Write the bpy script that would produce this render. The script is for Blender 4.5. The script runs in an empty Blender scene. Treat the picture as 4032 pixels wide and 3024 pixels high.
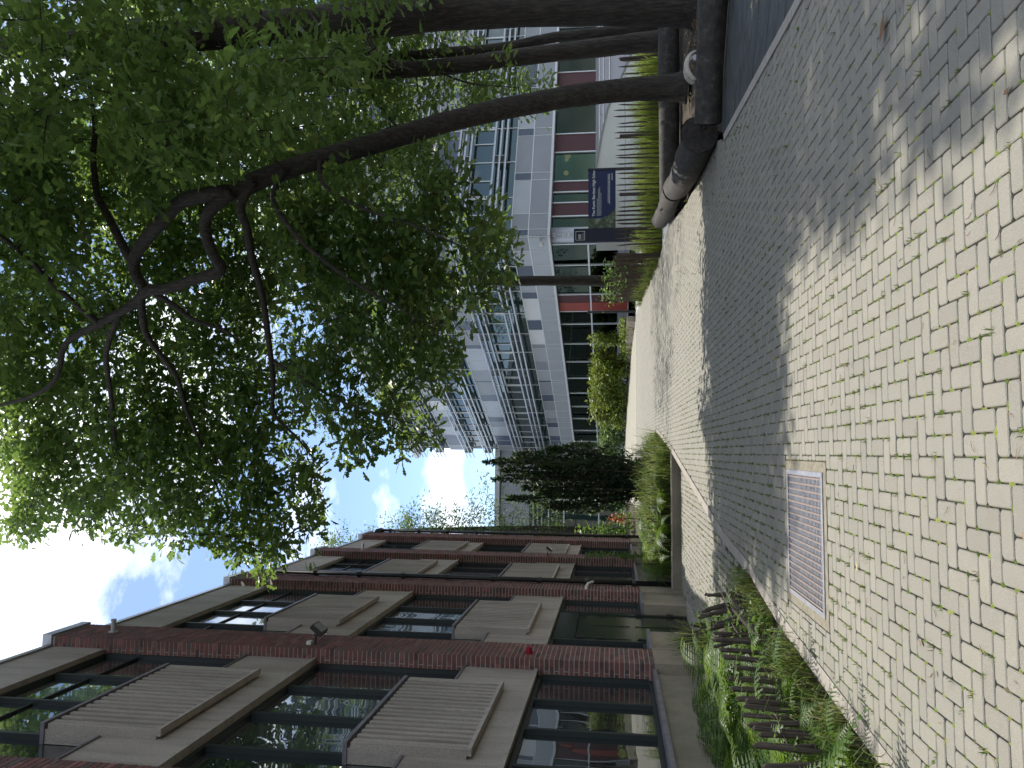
import bpy, math, random
import numpy as np
from mathutils import Vector, Matrix
random.seed(7); rng = np.random.default_rng(11)
R = math.radians
SC = bpy.context.scene
COL = SC.collection
# ---------------------------------------------------------------- camera
F, PITCH, YAW, H = 3028.0, R(7.507), R(5.09), 1.4
FW = Vector((math.sin(YAW)*math.cos(PITCH), math.cos(YAW)*math.cos(PITCH), math.sin(PITCH)))
RT = Vector((math.cos(YAW), -math.sin(YAW), 0))
UP = RT.cross(FW)
cam_d = bpy.data.cameras.new('camera'); cam = bpy.data.objects.new('camera', cam_d); COL.objects.link(cam)
cam_d.sensor_width = 36; cam_d.lens = 36*F/4032; cam_d.clip_end = 2000; cam_d.clip_start = 0.05
X_, Y_, Z_ = -UP, RT, -FW                       # the phone was held upright: the picture lies on its side
cam.matrix_world = Matrix(((X_.x, Y_.x, Z_.x, 0), (X_.y, Y_.y, Z_.y, 0), (X_.z, Y_.z, Z_.z, H), (0, 0, 0, 1)))
SC.camera = cam
# ---------------------------------------------------------------- sky, sun, exposure
SUN_AZ, SUN_EL = R(-6), R(61)                  # azimuth measured from +Y towards +X
W = bpy.data.worlds.new('World'); SC.world = W; W.use_nodes = True
nt = W.node_tree; N = nt.nodes; L = nt.links; N.clear()
out = N.new('ShaderNodeOutputWorld'); bg = N.new('ShaderNodeBackground'); bg.inputs[1].default_value = 0.132
sky = N.new('ShaderNodeTexSky'); sky.sky_type = 'NISHITA'; sky.sun_disc = False
sky.sun_elevation = SUN_EL; sky.sun_rotation = SUN_AZ; sky.air_density = 0.9; sky.dust_density = 0.25; sky.ozone_density = 2.0
tc = N.new('ShaderNodeTexCoord'); mp = N.new('ShaderNodeMapping'); mp.inputs['Scale'].default_value = (1, 1, 2.0); mp.inputs['Location'].default_value = (1.871, 2.263, -7.82)
L.new(tc.outputs['Generated'], mp.inputs['Vector'])
cn = N.new('ShaderNodeTexNoise'); cn.inputs['Scale'].default_value = 3.4; cn.inputs['Detail'].default_value = 12; cn.inputs['Roughness'].default_value = 0.58
L.new(mp.outputs[0], cn.inputs['Vector'])
cr = N.new('ShaderNodeValToRGB'); cr.color_ramp.elements[0].position = 0.455; cr.color_ramp.elements[1].position = 0.62
L.new(cn.outputs[0], cr.inputs[0])
cm = N.new('ShaderNodeMixRGB'); cm.inputs[2].default_value = (10.5, 10.8, 11.2, 1)
L.new(cr.outputs[0], cm.inputs[0]); L.new(sky.outputs[0], cm.inputs[1])
L.new(cm.outputs[0], bg.inputs[0]); L.new(bg.outputs[0], out.inputs[0])
sd = bpy.data.lights.new('sun', 'SUN'); sd.energy = 3.9; sd.angle = R(0.53); sd.color = (1.0, 0.94, 0.84)
sun = bpy.data.objects.new('sun', sd); COL.objects.link(sun)
sdir = Vector((math.sin(SUN_AZ)*math.cos(SUN_EL), math.cos(SUN_AZ)*math.cos(SUN_EL), math.sin(SUN_EL)))
sun.rotation_euler = sdir.to_track_quat('Z', 'Y').to_euler()
vs = SC.view_settings; vs.view_transform = 'Standard'; vs.look = 'None'; vs.gamma = 1; vs.use_curve_mapping = False; vs.exposure = 0.68
SC.cycles.max_bounces = 8; SC.cycles.transparent_max_bounces = 12; SC.cycles.sample_clamp_indirect = 6
try: SC.cycles.use_denoising = True
except Exception: pass
# ---------------------------------------------------------------- helpers
GX = [-60, 10, 17.2, 31, 40, 46, 400]; GZ = [0, 0, .14, .49, .70, .75, .75]
def g(y): return np.interp(y, GX, GZ)
def ray(U, V):
    return FW + RT*((U-1512)/F) - UP*((V-2016)/F)
def at(U, V, y):                                 # point of the sight line (photograph pixels, upright) at depth y
    d = ray(U, V); t = y/d.y; return Vector((d.x*t, y, H+d.z*t))
def atD(U, V, y): return at(U*1.8228, V*1.8228, y)
def proj(P):
    q = np.asarray(P, float) - np.array([0, 0, H]); fw, r, u = np.array(FW), np.array(RT), np.array(UP)
    z = q@fw; return 1512+F*(q@r)/z, 2016-F*(q@u)/z, z

class MB:
    def __init__(s): s.v = []; s.f = []; s.r = []
    def add(s, vs, fs, rnd=None):
        o = len(s.v); s.v += [tuple(v) for v in vs]; s.f += [tuple(i+o for i in f) for f in fs]
        s.r += [random.random() if rnd is None else rnd]*len(fs); return s
    def box(s, x0, x1, y0, y1, z0, z1, rnd=None):
        return s.add([(x0,y0,z0),(x1,y0,z0),(x1,y1,z0),(x0,y1,z0),(x0,y0,z1),(x1,y0,z1),(x1,y1,z1),(x0,y1,z1)],
              [(0,3,2,1),(4,5,6,7),(0,1,5,4),(1,2,6,5),(2,3,7,6),(3,0,4,7)], rnd)
    def fbox(s, c, d, n, t0, t1, z0, z1, n0, n1, rnd=None):   # box in the frame of a facade (along d, out along n)
        P = lambda t, k, z: (c[0]+d[0]*t+n[0]*k, c[1]+d[1]*t+n[1]*k, z)
        vs = [P(t0,n0,z0),P(t1,n0,z0),P(t1,n1,z0),P(t0,n1,z0),P(t0,n0,z1),P(t1,n0,z1),P(t1,n1,z1),P(t0,n1,z1)]
        fs = [(0,3,2,1),(4,5,6,7),(0,1,5,4),(1,2,6,5),(2,3,7,6),(3,0,4,7)]
        if d[0]*n[1]-d[1]*n[0] < 0: fs = [f[::-1] for f in fs]
        return s.add(vs, fs, rnd)
    def tube(s, pts, rad, n=8, cap=True, wob=0.0, seed=0, rnd=None, flat=1.0):
        pts = [Vector(p) for p in pts]; m = len(pts)
        rad = rad if hasattr(rad, '__len__') else [rad]*m
        rr = random.Random(seed); vs = []; fs = []
        ref = None
        for i, p in enumerate(pts):
            t = (pts[min(i+1, m-1)]-pts[max(i-1, 0)])
            if t.length < 1e-9: t = Vector((0, 0, 1))
            t.normalize()
            if ref is None: ref = t.orthogonal().normalized()
            a = (ref - t*ref.dot(t)); a = a.normalized() if a.length > 1e-6 else t.orthogonal().normalized(); ref = a
            b = t.cross(a)
            for k in range(n):
                th = 2*math.pi*k/n
                q = rad[i]*(1+wob*(rr.random()-.5)*2)
                vs.append(p+a*(math.cos(th)*q)+b*(math.sin(th)*q*flat))
        for i in range(m-1):
            for k in range(n):
                k2 = (k+1) % n; fs.append((i*n+k, i*n+k2, (i+1)*n+k2, (i+1)*n+k))
        if cap: fs.append(tuple(range(n))[::-1]); fs.append(tuple((m-1)*n+k for k in range(n)))
        return s.add(vs, fs, rnd)
    def build(s, name, mat, parent=None, smooth=False, kind=None):
        me = bpy.data.meshes.new(name); me.from_pydata(s.v, [], s.f)
        at_ = me.attributes.new('rnd', 'FLOAT', 'FACE'); at_.data.foreach_set('value', s.r)
        me.materials.append(mat)
        if smooth: me.polygons.foreach_set('use_smooth', [True]*len(me.polygons))
        o = bpy.data.objects.new(name, me); COL.objects.link(o)
        if parent is not None: o.parent = parent
        if kind: o['kind'] = kind
        return o
def tag(o, label=None, cat=None, group=None, kind=None):
    if label: o['label'] = label
    if cat: o['category'] = cat
    if group: o['group'] = group
    if kind: o['kind'] = kind
    return o
def thing(name, label, cat, group=None, loc=(0, 0, 0), rz=0):
    o = bpy.data.objects.new(name, None); COL.objects.link(o); o.location = loc; o.rotation_euler = (0, 0, rz)
    o.empty_display_size = .2
    return tag(o, label, cat, group)
def npmesh(name, verts, faces_n, rnd, mat, parent=None, kind=None):
    """verts (M,k,3) polygons of k corners each, all separate"""
    M, k, _ = verts.shape
    me = bpy.data.meshes.new(name)
    me.vertices.add(M*k); me.vertices.foreach_set('co', verts.reshape(-1).astype(np.float32))
    me.loops.add(M*k); me.loops.foreach_set('vertex_index', np.arange(M*k, dtype=np.int32))
    me.polygons.add(M); me.polygons.foreach_set('loop_start', np.arange(0, M*k, k, dtype=np.int32))
    try: me.polygons.foreach_set('loop_total', np.full(M, k, dtype=np.int32))
    except Exception: pass
    me.update(calc_edges=True)
    a = me.attributes.new('rnd', 'FLOAT', 'FACE'); a.data.foreach_set('value', np.asarray(rnd, np.float32))
    me.materials.append(mat)
    o = bpy.data.objects.new(name, me); COL.objects.link(o)
    if parent is not None: o.parent = parent
    if kind: o['kind'] = kind
    return o
# ---------------------------------------------------------------- materials
class Mat:
    def __init__(s, name):
        s.m = bpy.data.materials.new(name); s.m.use_nodes = True; s.t = s.m.node_tree; s.t.nodes.clear()
        s.out = s.n('ShaderNodeOutputMaterial'); s.b = s.n('ShaderNodeBsdfPrincipled'); s.l(s.b.outputs[0], s.out.inputs[0])
    def n(s, k, **kw):
        o = s.t.nodes.new(k)
        for a, b in kw.items(): setattr(o, a, b)
        return o
    def l(s, a, b): s.t.links.new(a, b)
    def pos(s, scale=(1, 1, 1)):
        ge = s.n('ShaderNodeNewGeometry'); mp = s.n('ShaderNodeMapping'); mp.inputs['Scale'].default_value = scale
        s.l(ge.outputs['Position'], mp.inputs['Vector']); return mp.outputs[0]
    def noise(s, sc, det=4, rough=.55, vec=None):
        o = s.n('ShaderNodeTexNoise'); o.inputs['Scale'].default_value = sc; o.inputs['Detail'].default_value = det; o.inputs['Roughness'].default_value = rough
        s.l(vec if vec is not None else s.pos(), o.inputs['Vector']); return o.outputs[0]
    def ramp(s, fac, stops):
        r = s.n('ShaderNodeValToRGB'); e = r.color_ramp.elements
        while len(e) < len(stops): e.new(0.5)
        for q, (p, c) in zip(e, stops):
            q.position = p; q.color = (c[0], c[1], c[2], 1) if hasattr(c, '__len__') else (c, c, c, 1)
        s.l(fac, r.inputs[0]); return r.outputs[0]
    def mix(s, fac, a, b, mode='MIX'):
        m = s.n('ShaderNodeMixRGB', blend_type=mode)
        for i, q in ((0, fac), (1, a), (2, b)):
            if hasattr(q, 'is_linked') or hasattr(q, 'links'): s.l(q, m.inputs[i])
            elif hasattr(q, '__len__'): m.inputs[i].default_value = (*q, 1)
            else: m.inputs[i].default_value = q
        return m.outputs[0]
    def math(s, op, a, b=0):
        m = s.n('ShaderNodeMath', operation=op)
        for i, q in ((0, a), (1, b)):
            if hasattr(q, 'links'): s.l(q, m.inputs[i])
            else: m.inputs[i].default_value = q
        return m.outputs[0]
    def rnd(s):
        a = s.n('ShaderNodeAttribute', attribute_name='rnd'); o = s.n('ShaderNodeObjectInfo')
        return s.math('FRACT', s.math('ADD', a.outputs['Fac'], o.outputs['Random']))
    def col(s, c):
        if hasattr(c, 'links'): s.l(c, s.b.inputs['Base Color'])
        else: s.b.inputs['Base Color'].default_value = (*c, 1)
        return s
    def set(s, rough=.6, metal=0, spec=.5, ior=1.45):
        s.b.inputs['Roughness'].default_value = rough; s.b.inputs['Metallic'].default_value = metal
        s.b.inputs['Specular IOR Level'].default_value = spec; s.b.inputs['IOR'].default_value = ior; return s
    def bump(s, h, strength=.3, dist=.01):
        b = s.n('ShaderNodeBump'); b.inputs['Strength'].default_value = strength; b.inputs['Distance'].default_value = dist
        s.l(h, b.inputs['Height']); s.l(b.outputs[0], s.b.inputs['Normal']); return s

def plain(name, c, rough=.6, metal=0, var=.15, sc=6, bump=0, bsc=60):
    m = Mat(name); n = m.noise(sc, 5)
    cc = m.ramp(n, [(.3, [q*(1-var) for q in c]), (.7, [q*(1+var) for q in c])])
    m.col(cc).set(rough, metal)
    if bump: m.bump(m.noise(bsc, 4), bump, .004)
    return m.m
MT = {}
def _m():
    # pavers
    m = Mat('paver_concrete'); r = m.rnd()
    base = m.ramp(r, [(0, (.186, .175, .147)), (.25, (.210, .198, .166)), (.7, (.228, .214, .178)), (.88, (.243, .228, .189)), (1, (.195, .181, .150))])
    st = m.noise(.7, 7, .65); base = m.mix(m.ramp(st, [(.42, 0), (.62, .6)]), base, (.19, .185, .155)); s2 = m.noise(6, 6, .65); base = m.mix(m.ramp(s2, [(.45, 0), (.75, .45)]), base, (.17, .16, .13))
    sp = m.noise(260, 2); base = m.mix(m.ramp(sp, [(.50, 0), (.72, .55)]), base, (.40, .385, .33))
    sp2 = m.noise(190, 2); base = m.mix(m.ramp(sp2, [(.28, .5), (.42, 0)]), base, (.13, .12, .10))
    mo = m.noise(9, 5); base = m.mix(m.ramp(mo, [(.60, 0), (.80, .35)]), base, (.16, .17, .08))
    m.col(base).set(.72); m.bump(m.noise(150, 5, .75), .8, .004); MT['paver'] = m.m
    m = Mat('joint_soil'); n1 = m.noise(14, 5); c = m.ramp(n1, [(.35, (.030, .026, .020)), (.52, (.05, .045, .025)), (.62, (.07, .10, .015)), (.8, (.10, .15, .02))])
    m.col(c).set(.95); m.bump(m.noise(90, 5), .8, .01); MT['joint'] = m.m
    m = Mat('soil'); c = m.ramp(m.noise(7, 7, .65), [(.3, (.030, .022, .015)), (.55, (.07, .055, .038)), (.75, (.12, .10, .07))])
    m.col(c).set(.95); m.bump(m.noise(40, 6, .7), 1, .03); MT['soil'] = m.m
    m = Mat('moss'); c = m.ramp(m.rnd(), [(0, (.08, .12, .015)), (.5, (.15, .21, .03)), (.8, (.24, .27, .05)), (1, (.10, .08, .05))]); m.col(c).set(.95); m.bump(m.noise(300, 3), 1, .004); MT['moss'] = m.m
    m = Mat('stone_kerb'); c = m.ramp(m.noise(3, 6, .6), [(.3, (.24, .215, .19)), (.7, (.33, .30, .265))]); c = m.mix(m.ramp(m.noise(200, 2), [(.5, 0), (.75, .4)]), c, (.45, .42, .38)); m.col(c).set(.8); m.bump(m.noise(120, 4), .3, .003); MT['kerb'] = m.m
    # buildings
    m = Mat('exposed_aggregate_concrete'); c = m.ramp(m.noise(130, 3, .7), [(.30, (.20, .175, .155)), (.5, (.36, .318, .280)), (.72, (.52, .47, .42))])
    w = m.noise(1.3, 5, .6, m.pos((1, 1, .35))); c = m.mix(m.ramp(w, [(.40, 0), (.75, .55)]), c, (.14, .122, .105)); w2 = m.noise(7, 5, .6, m.pos((1, 1, .10))); c = m.mix(m.ramp(w2, [(.50, 0), (.72, .5)]), c, (.12, .106, .092)); m.col(c).set(.88); m.bump(m.noise(110, 4, .7), .6, .006); MT['concrete'] = m.m
    m = Mat('plinth_concrete'); c = m.ramp(m.noise(150, 3, .7), [(.30, (.16, .135, .10)), (.7, (.34, .29, .22))])
    w = m.noise(2, 6, .65); c = m.mix(m.ramp(w, [(.42, 0), (.8, .7)]), c, (.09, .09, .06)); m.col(c).set(.9); m.bump(m.noise(100, 4, .7), .5, .005); MT['plinth'] = m.m
    m = Mat('red_brick'); c = m.ramp(m.rnd(), [(0, (.055, .030, .030)), (.18, (.13, .050, .042)), (.42, (.165, .062, .050)), (.62, (.10, .047, .044)), (.78, (.22, .095, .078)), (.9, (.075, .060, .058)), (1, (.155, .068, .056))])
    c = m.mix(m.ramp(m.noise(45, 4), [(.4, 0), (.75, .5)]), c, (.10, .05, .045)); c = m.mix(m.ramp(m.noise(4, 5), [(.55, 0), (.8, .4)]), c, (.17, .15, .13)); m.col(c).set(.85); m.bump(m.noise(110, 4, .7), .5, .004); MT['brick'] = m.m
    MT['mortar'] = plain('mortar', (.36, .34, .31), .95, 0, .2, 30, .4)
    MT['frame'] = plain('dark_green_metal', (.012, .017, .016), .55, 0, .2, 3)
    MT['sill'] = plain('grey_sill', (.16, .15, .17), .5, .2, .25, 8)
    MT['capmetal'] = plain('zinc_cap', (.33, .33, .34), .4, .6, .15, 3)
    MT['blackpipe'] = plain('black_pipe', (.012, .012, .014), .38, 0, .25, 8)
    MT['door'] = plain('door_green', (.016, .026, .018), .22, 0, .2, 3)
    m = Mat('window_glass'); m.col((.008, .012, .014)).set(.2, 0, .3)
    bp = m.n('ShaderNodeBump'); bp.inputs['Strength'].default_value = .14; bp.inputs['Distance'].default_value = .10; m.l(m.noise(.9, 2, .4, m.pos((1, 1, .55))), bp.inputs['Height'])
    gl = m.n('ShaderNodeBsdfGlossy'); gl.inputs['Roughness'].default_value = .008; gl.inputs[0].default_value = (.92, .97, 1, 1); m.l(bp.outputs[0], gl.inputs['Normal'])
    fr = m.n('ShaderNodeFresnel'); fr.inputs[0].default_value = 2.8; mx = m.n('ShaderNodeMixShader'); m.l(fr.outputs[0], mx.inputs[0]); m.l(m.b.outputs[0], mx.inputs[1]); m.l(gl.outputs[0], mx.inputs[2]); m.l(mx.outputs[0], m.out.inputs[0]); MT['glass'] = m.m
    # see-through glass of the white building
    m = Mat('clear_glass'); m.t.nodes.remove(m.b)
    gl = m.n('ShaderNodeBsdfGlossy'); gl.inputs['Roughness'].default_value = .02; gl.inputs[0].default_value = (.42, .52, .48, 1)
    tr = m.n('ShaderNodeBsdfTransparent'); tr.inputs[0].default_value = (.36, .46, .42, 1)
    fr = m.n('ShaderNodeFresnel'); fr.inputs[0].default_value = 1.45; mx = m.n('ShaderNodeMixShader')
    m.l(m.math('MULTIPLY', fr.outputs[0], 1.1), mx.inputs[0]); m.l(tr.outputs[0], mx.inputs[1]); m.l(gl.outputs[0], mx.inputs[2]); m.l(mx.outputs[0], m.out.inputs[0]); MT['clear'] = m.m
    m = Mat('tinted_glass'); m.col((.012, .030, .028)).set(.03, 0, .8, 1.6); m.bump(m.noise(1.2, 2), .06, .05); MT['tint'] = m.m
    MT['white'] = plain('white_panel', (.58, .59, .60), .45, 0, .04, 1.5)
    MT['silver'] = plain('silver_panel', (.34, .36, .385), .40, .25, .05, 1.5)
    MT['grey'] = plain('grey_panel', (.235, .25, .275), .42, .15, .05, 1.5)
    MT['slate'] = plain('slate_panel', (.065, .085, .125), .35, .1, .08, 2)
    MT['mullion'] = plain('white_mullion', (.62, .65, .66), .4, .1, .05, 2)
    MT['alu'] = plain('aluminium', (.42, .45, .47), .35, .6, .08, 4)
    MT['red'] = plain('red_panel', (.27, .045, .03), .5, 0, .08, 2)
    MT['maroon'] = plain('maroon_panel', (.062, .012, .016), .5, 0, .08, 2)
    MT['interior'] = plain('interior', (.028, .032, .030), .8, 0, .4, .8)
    MT['render'] = plain('white_render', (.74, .74, .72), .85, 0, .06, 1.2, .2)
    MT['coping'] = plain('coping', (.34, .34, .36), .7, 0, .12, 4)
    MT['steel'] = plain('steel', (.55, .56, .58), .25, .9, .1, 8)
    MT['lavender'] = plain('pale_render', (.58, .57, .62), .8, 0, .05, 2)
    # wood, bark
    m = Mat('bark'); v = m.pos((1, 1, .14)); n1 = m.noise(26, 6, .65, v); c = m.ramp(n1, [(.28, (.012, .010, .008)), (.5, (.036, .029, .025)), (.72, (.075, .062, .053))])
    c = m.mix(m.ramp(m.noise(3, 5), [(.52, 0), (.75, .55)]), c, (.045, .052, .03)); m.col(c).set(.92); m.bump(n1, 1.0, .035); MT['bark'] = m.m
    m = Mat('old_log'); v = m.pos((.5, .5, .5)); c = m.ramp(m.noise(9, 7, .65), [(.3, (.012, .010, .009)), (.55, (.036, .031, .027)), (.78, (.10, .088, .076))]); m.col(c).set(.75); m.bump(m.noise(25, 6, .7), .7, .02); MT['log'] = m.m
    m = Mat('cut_wood'); c = m.ramp(m.noise(16, 6, .65), [(.3, (.012, .010, .010)), (.7, (.045, .038, .034))]); m.col(c).set(.85); m.bump(m.noise(30, 6, .7), 1, .02); MT['cut'] = m.m
    m = Mat('picket_wood'); v = m.pos((1, 1, .08)); c = m.ramp(m.noise(60, 5, .6, v), [(.3, (.030, .022, .018)), (.6, (.085, .066, .052)), (.8, (.15, .125, .10))]); m.col(c).set(.88); m.bump(m.noise(70, 5, .7, v), .7, .008); MT['picket'] = m.m
    m = Mat('deck_board'); c = m.ramp(m.noise(4, 6, .65), [(.3, (.030, .034, .037)), (.7, (.085, .092, .096))]); m.col(c).set(.45); m.bump(m.noise(55, 4, .6, m.pos((.35, 1.4, 1))), .6, .006); MT['deck'] = m.m
    MT['reed'] = plain('reed_stick', (.10, .078, .058), .85, 0, .5, 14, .4)
    MT['hoop'] = plain('bleached_wood', (.33, .30, .26), .8, 0, .2, 20, .4)
    MT['wire'] = plain('wire', (.10, .09, .08), .5, .6, .2, 20)
    m = Mat('galvanised'); c = m.ramp(m.noise(20, 5), [(.3, (.20, .205, .235)), (.7, (.32, .325, .36))]); m.col(c).set(.42, .7); m.bump(m.noise(90, 3), .2, .002); MT['galv'] = m.m
    MT['rust'] = plain('rusty_bar', (.19, .15, .135), .7, .2, .3, 40)
    MT['pit'] = plain('dark_pit', (.015, .015, .014), .9)
    MT['mortarbed'] = plain('sandy_mortar', (.21, .19, .145), .95, 0, .3, 18, .8, 70)
    MT['sidepath'] = plain('concrete_path', (.34, .34, .34), .85, 0, .15, 3, .3)
    MT['navy'] = plain('navy_sign', (.006, .014, .085), .55, 0, .06, 2)
    MT['navyd'] = plain('navy_pillar', (.004, .006, .032), .5, 0, .06, 2)
    MT['letter'] = plain('white_letter', (.75, .76, .78), .5, 0, .02, 5)
    m = Mat('sign_photo'); c = m.ramp(m.noise(7, 6, .7), [(.3, (.015, .022, .012)), (.5, (.06, .085, .04)), (.65, (.20, .22, .18)), (.8, (.55, .56, .55))]); m.col(c).set(.35); MT['photo'] = m.m
    MT['redlamp'] = plain('red_beacon', (.24, .012, .025), .25)
    MT['offwhite'] = plain('offwhite_plastic', (.55, .55, .52), .5)
    MT['blackp'] = plain('black_plastic', (.015, .015, .016), .4)
    MT['lens'] = plain('lamp_lens', (.25, .26, .25), .2)
    m = Mat('lamp_glow'); m.col((.8, .45, .15)); m.b.inputs['Emission Color'].default_value = (1, .52, .18, 1); m.b.inputs['Emission Strength'].default_value = .55; MT['glow'] = m.m
    MT['hosp'] = plain('sandstone_post', (.32, .28, .22), .9, 0, .2, 5)
    # foliage
    def leaf(name, stops, tr=.45, trc=(.30, .48, .05), rough=.42, spec=.5):
        m = Mat(name); c = m.ramp(m.rnd(), stops); m.col(c).set(rough, 0, spec)
        t = m.n('ShaderNodeBsdfTranslucent'); m.l(m.mix(.55, c, trc), t.inputs[0]); mx = m.n('ShaderNodeMixShader'); mx.inputs[0].default_value = tr
        m.l(m.b.outputs[0], mx.inputs[1]); m.l(t.outputs[0], mx.inputs[2]); m.l(mx.outputs[0], m.out.inputs[0]); MT[name] = m.m
    leaf('oak_leaf', [(0, (.026, .056, .020)), (.35, (.046, .090, .030)), (.75, (.080, .130, .042)), (.93, (.13, .175, .05)), (1, (.19, .20, .06))], .50, (.34, .50, .09), .38, .55)
    leaf('far_leaf', [(0, (.035, .07, .03)), (.6, (.06, .11, .04)), (1, (.10, .15, .06))], .4, (.25, .38, .08), .5, .25)
    leaf('conifer_needle', [(0, (.010, .022, .012)), (.6, (.022, .046, .020)), (.9, (.045, .075, .030)), (1, (.10, .075, .04))], .2, (.14, .24, .05), .6)
    leaf('laurel_leaf', [(0, (.045, .085, .015)), (.6, (.08, .14, .025)), (.93, (.16, .20, .04)), (1, (.28, .16, .03))], .35, (.38, .46, .06), .45, .3)
    leaf('fern_leaf', [(0, (.035, .085, .015)), (.6, (.06, .13, .022)), (1, (.11, .18, .03))], .45, (.30, .46, .06), .45, .35)
    leaf('grass_blade', [(0, (.028, .065, .014)), (.45, (.05, .10, .02)), (.72, (.09, .135, .03)), (.85, (.19, .17, .07)), (1, (.30, .25, .12))], .4, (.30, .40, .07), .5, .3)
    leaf('lawn_blade', [(0, (.07, .13, .02)), (.6, (.13, .20, .03)), (1, (.24, .26, .07))], .5, (.50, .58, .10), .45)
    leaf('ivy_leaf', [(0, (.03, .075, .015)), (.6, (.06, .13, .022)), (1, (.13, .19, .03))], .4, (.24, .37, .07), .45, .3)
    m = Mat('dry_leaf'); c = m.ramp(m.rnd(), [(0, (.10, .045, .022)), (.4, (.18, .095, .045)), (.75, (.32, .21, .10)), (1, (.42, .34, .16))]); m.col(c).set(.6); MT['dry'] = m.m
    MT['orange'] = plain('rust_leaf', (.45, .13, .03), .6)
_m()
# ================================================================ SETTING: ground, path, court
XLY = [-3, 3, 4.72, 7.41, 8.4, 10.1, 13.5, 17.0, 19.9, 21.4, 22.3, 22.8, 60]; XLX = [-2.1, -1.72, -1.61, -1.40, -1.22, -1.11, -.55, .03, .42, .60, .35, -2.2, -2.2]
XRY = [-3, 5.67, 9.73, 10.2, 14, 17.7, 19.6, 27.9, 31.5, 38, 46, 60]; XRX = [2.5, 3.37, 3.96, 4.2, 4.56, 5.2, 5.1, 5.5, 5.6, 4.33, .45, -1.8]
def xl(y): return np.interp(y, XLY, XLX)
def xr(y): return np.interp(y, XRY, XRX)
def cz(y): return np.interp(y, [8.4, 10, 17.2], [0, -.005, -.05])
def strip(name, ys, x0, x1, zf, mat, nx=1, parent=None):
    mb = MB(); vs = []; fs = []
    for y in ys:
        a, b = x0(y), x1(y)
        for k in range(nx+1): vs.append((a+(b-a)*k/nx, y, zf(y)))
    n = nx+1
    for i in range(len(ys)-1):
        for k in range(nx): fs.append((i*n+k, i*n+k+1, (i+1)*n+k+1, (i+1)*n+k))
    mb.add(vs, fs, .5); return mb.build(name, mat, parent)
ys = [-60, -10, 0, 5, 10, 17.2, 24, 31, 40, 46, 80, 200, 700]
tag(strip('ground', ys, lambda y: -500, lambda y: 500, lambda y: g(y)-.30, MT['soil'], 4), kind='structure')
yb = list(np.linspace(-3, 31, 90))
path = tag(strip('path_paving', yb, xl, xr, lambda y: g(y)-.014, MT['joint'], 6), kind='structure')
# herringbone pavers 22 x 11
UN = .0925
GR = (-1.16, -.04, 5.38, 6.60)                   # grate opening
def paver_poly(x0, x1, y0, y1, zf, full, c=.011, xmin=None, xmax=None, j=.0032):
    x0 += j; x1 -= j; y0 += j; y1 -= j
    dz = random.uniform(-.0016, .0016); tx = random.uniform(-.006, .006); ty = random.uniform(-.005, .005)
    cx, cy = (x0+x1)/2, (y0+y1)/2
    if full:
        ring = lambda i, cc: [(x0+i+cc, y0+i), (x1-i-cc, y0+i), (x1-i, y0+i+cc), (x1-i, y1-i-cc), (x1-i-cc, y1-i), (x0+i+cc, y1-i), (x0+i, y1-i-cc), (x0+i, y0+i+cc)]
        rings = [ring(.0045, c), ring(0, c), ring(0, c)]
    else:
        ring = lambda i: [(x0+i, y0+i), (x1-i, y0+i), (x1-i, y1-i), (x0+i, y1-i)]
        rings = [ring(.005), ring(0), ring(0)]
    n = len(rings[0]); vs = []
    for k, rg in enumerate(rings):
        for (x, y) in rg:
            if xmin is not None: x = max(x, xmin(y))
            if xmax is not None: x = min(x, xmax(y))
            z = zf(y)+dz+tx*(x-cx)+ty*(y-cy)-(0, .0035, .03)[k]
            vs.append((x, y, z))
    fs = [tuple(range(n))]
    for k in range(2):
        for i in range(n): i2 = (i+1) % n; fs.append((k*n+i, (k+1)*n+i, (k+1)*n+i2, k*n+i2))
    return vs, fs
pav = []
def herring(xa, xb, ya, yb_, inside):
    for i in range(int(xa/UN)-2, int(xb/UN)+3):
        for j in range(int(ya/UN)-2, int(yb_/UN)+3):
            k = (i+j) % 4
            if k == 0: r = (i*UN, (i+2)*UN, j*UN, (j+1)*UN)
            elif k == 2: r = (i*UN, (i+1)*UN, j*UN, (j+2)*UN)
            else: continue
            if inside(r): yield r
def vis(x, y, z, m=.5):
    U, V, d = proj((x, y, z))
    return d > .1 and -3024*m < U < 3024*(1+m) and V < 4032*(1+m*.6)
KW = .11
def in_path(r):
    cx, cy = (r[0]+r[1])/2, (r[2]+r[3])/2
    if not (.6 < cy < 30.9): return False
    ok = [xl(y)+KW+.012 < x < xr(y)-.012 for x in (r[0]+.012, r[1]-.012) for y in (r[2], r[3])]
    if sum(ok) < 2 or not vis(cx, cy, 0): return False
    return not (GR[0]+.07 < cx < GR[1]-.07 and GR[2]+.07 < cy < GR[3]-.07)
def grate_clip(r):
    x0, x1, y0, y1 = r
    if x1 > GR[0] and x0 < GR[1] and y1 > GR[2] and y0 < GR[3]:
        c = [(x0, min(x1, GR[0]), y0, y1), (max(x0, GR[1]), x1, y0, y1), (x0, x1, y0, min(y1, GR[2])), (x0, x1, max(y0, GR[3]), y1)]
        c = [q for q in c if q[1]-q[0] > .02 and q[3]-q[2] > .02]
        return max(c, key=lambda q: (q[1]-q[0])*(q[3]-q[2])) if c else None
    return r
pav = [q for q in (grate_clip(r) for r in herring(-2.3, 6, .6, 31, in_path)) if q]
pav.sort(key=lambda r: r[2])
big = [r for r in pav if (lambda q: -60 < q[0] < 3084 and q[1] < 4100)(proj(((r[0]+r[1])/2, (r[2]+r[3])/2, 0)))]
first = set(big[:300]); rest = MB()
kx0 = lambda y: xl(y)+KW+.006; kx1 = lambda y: xr(y)-.006
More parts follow.
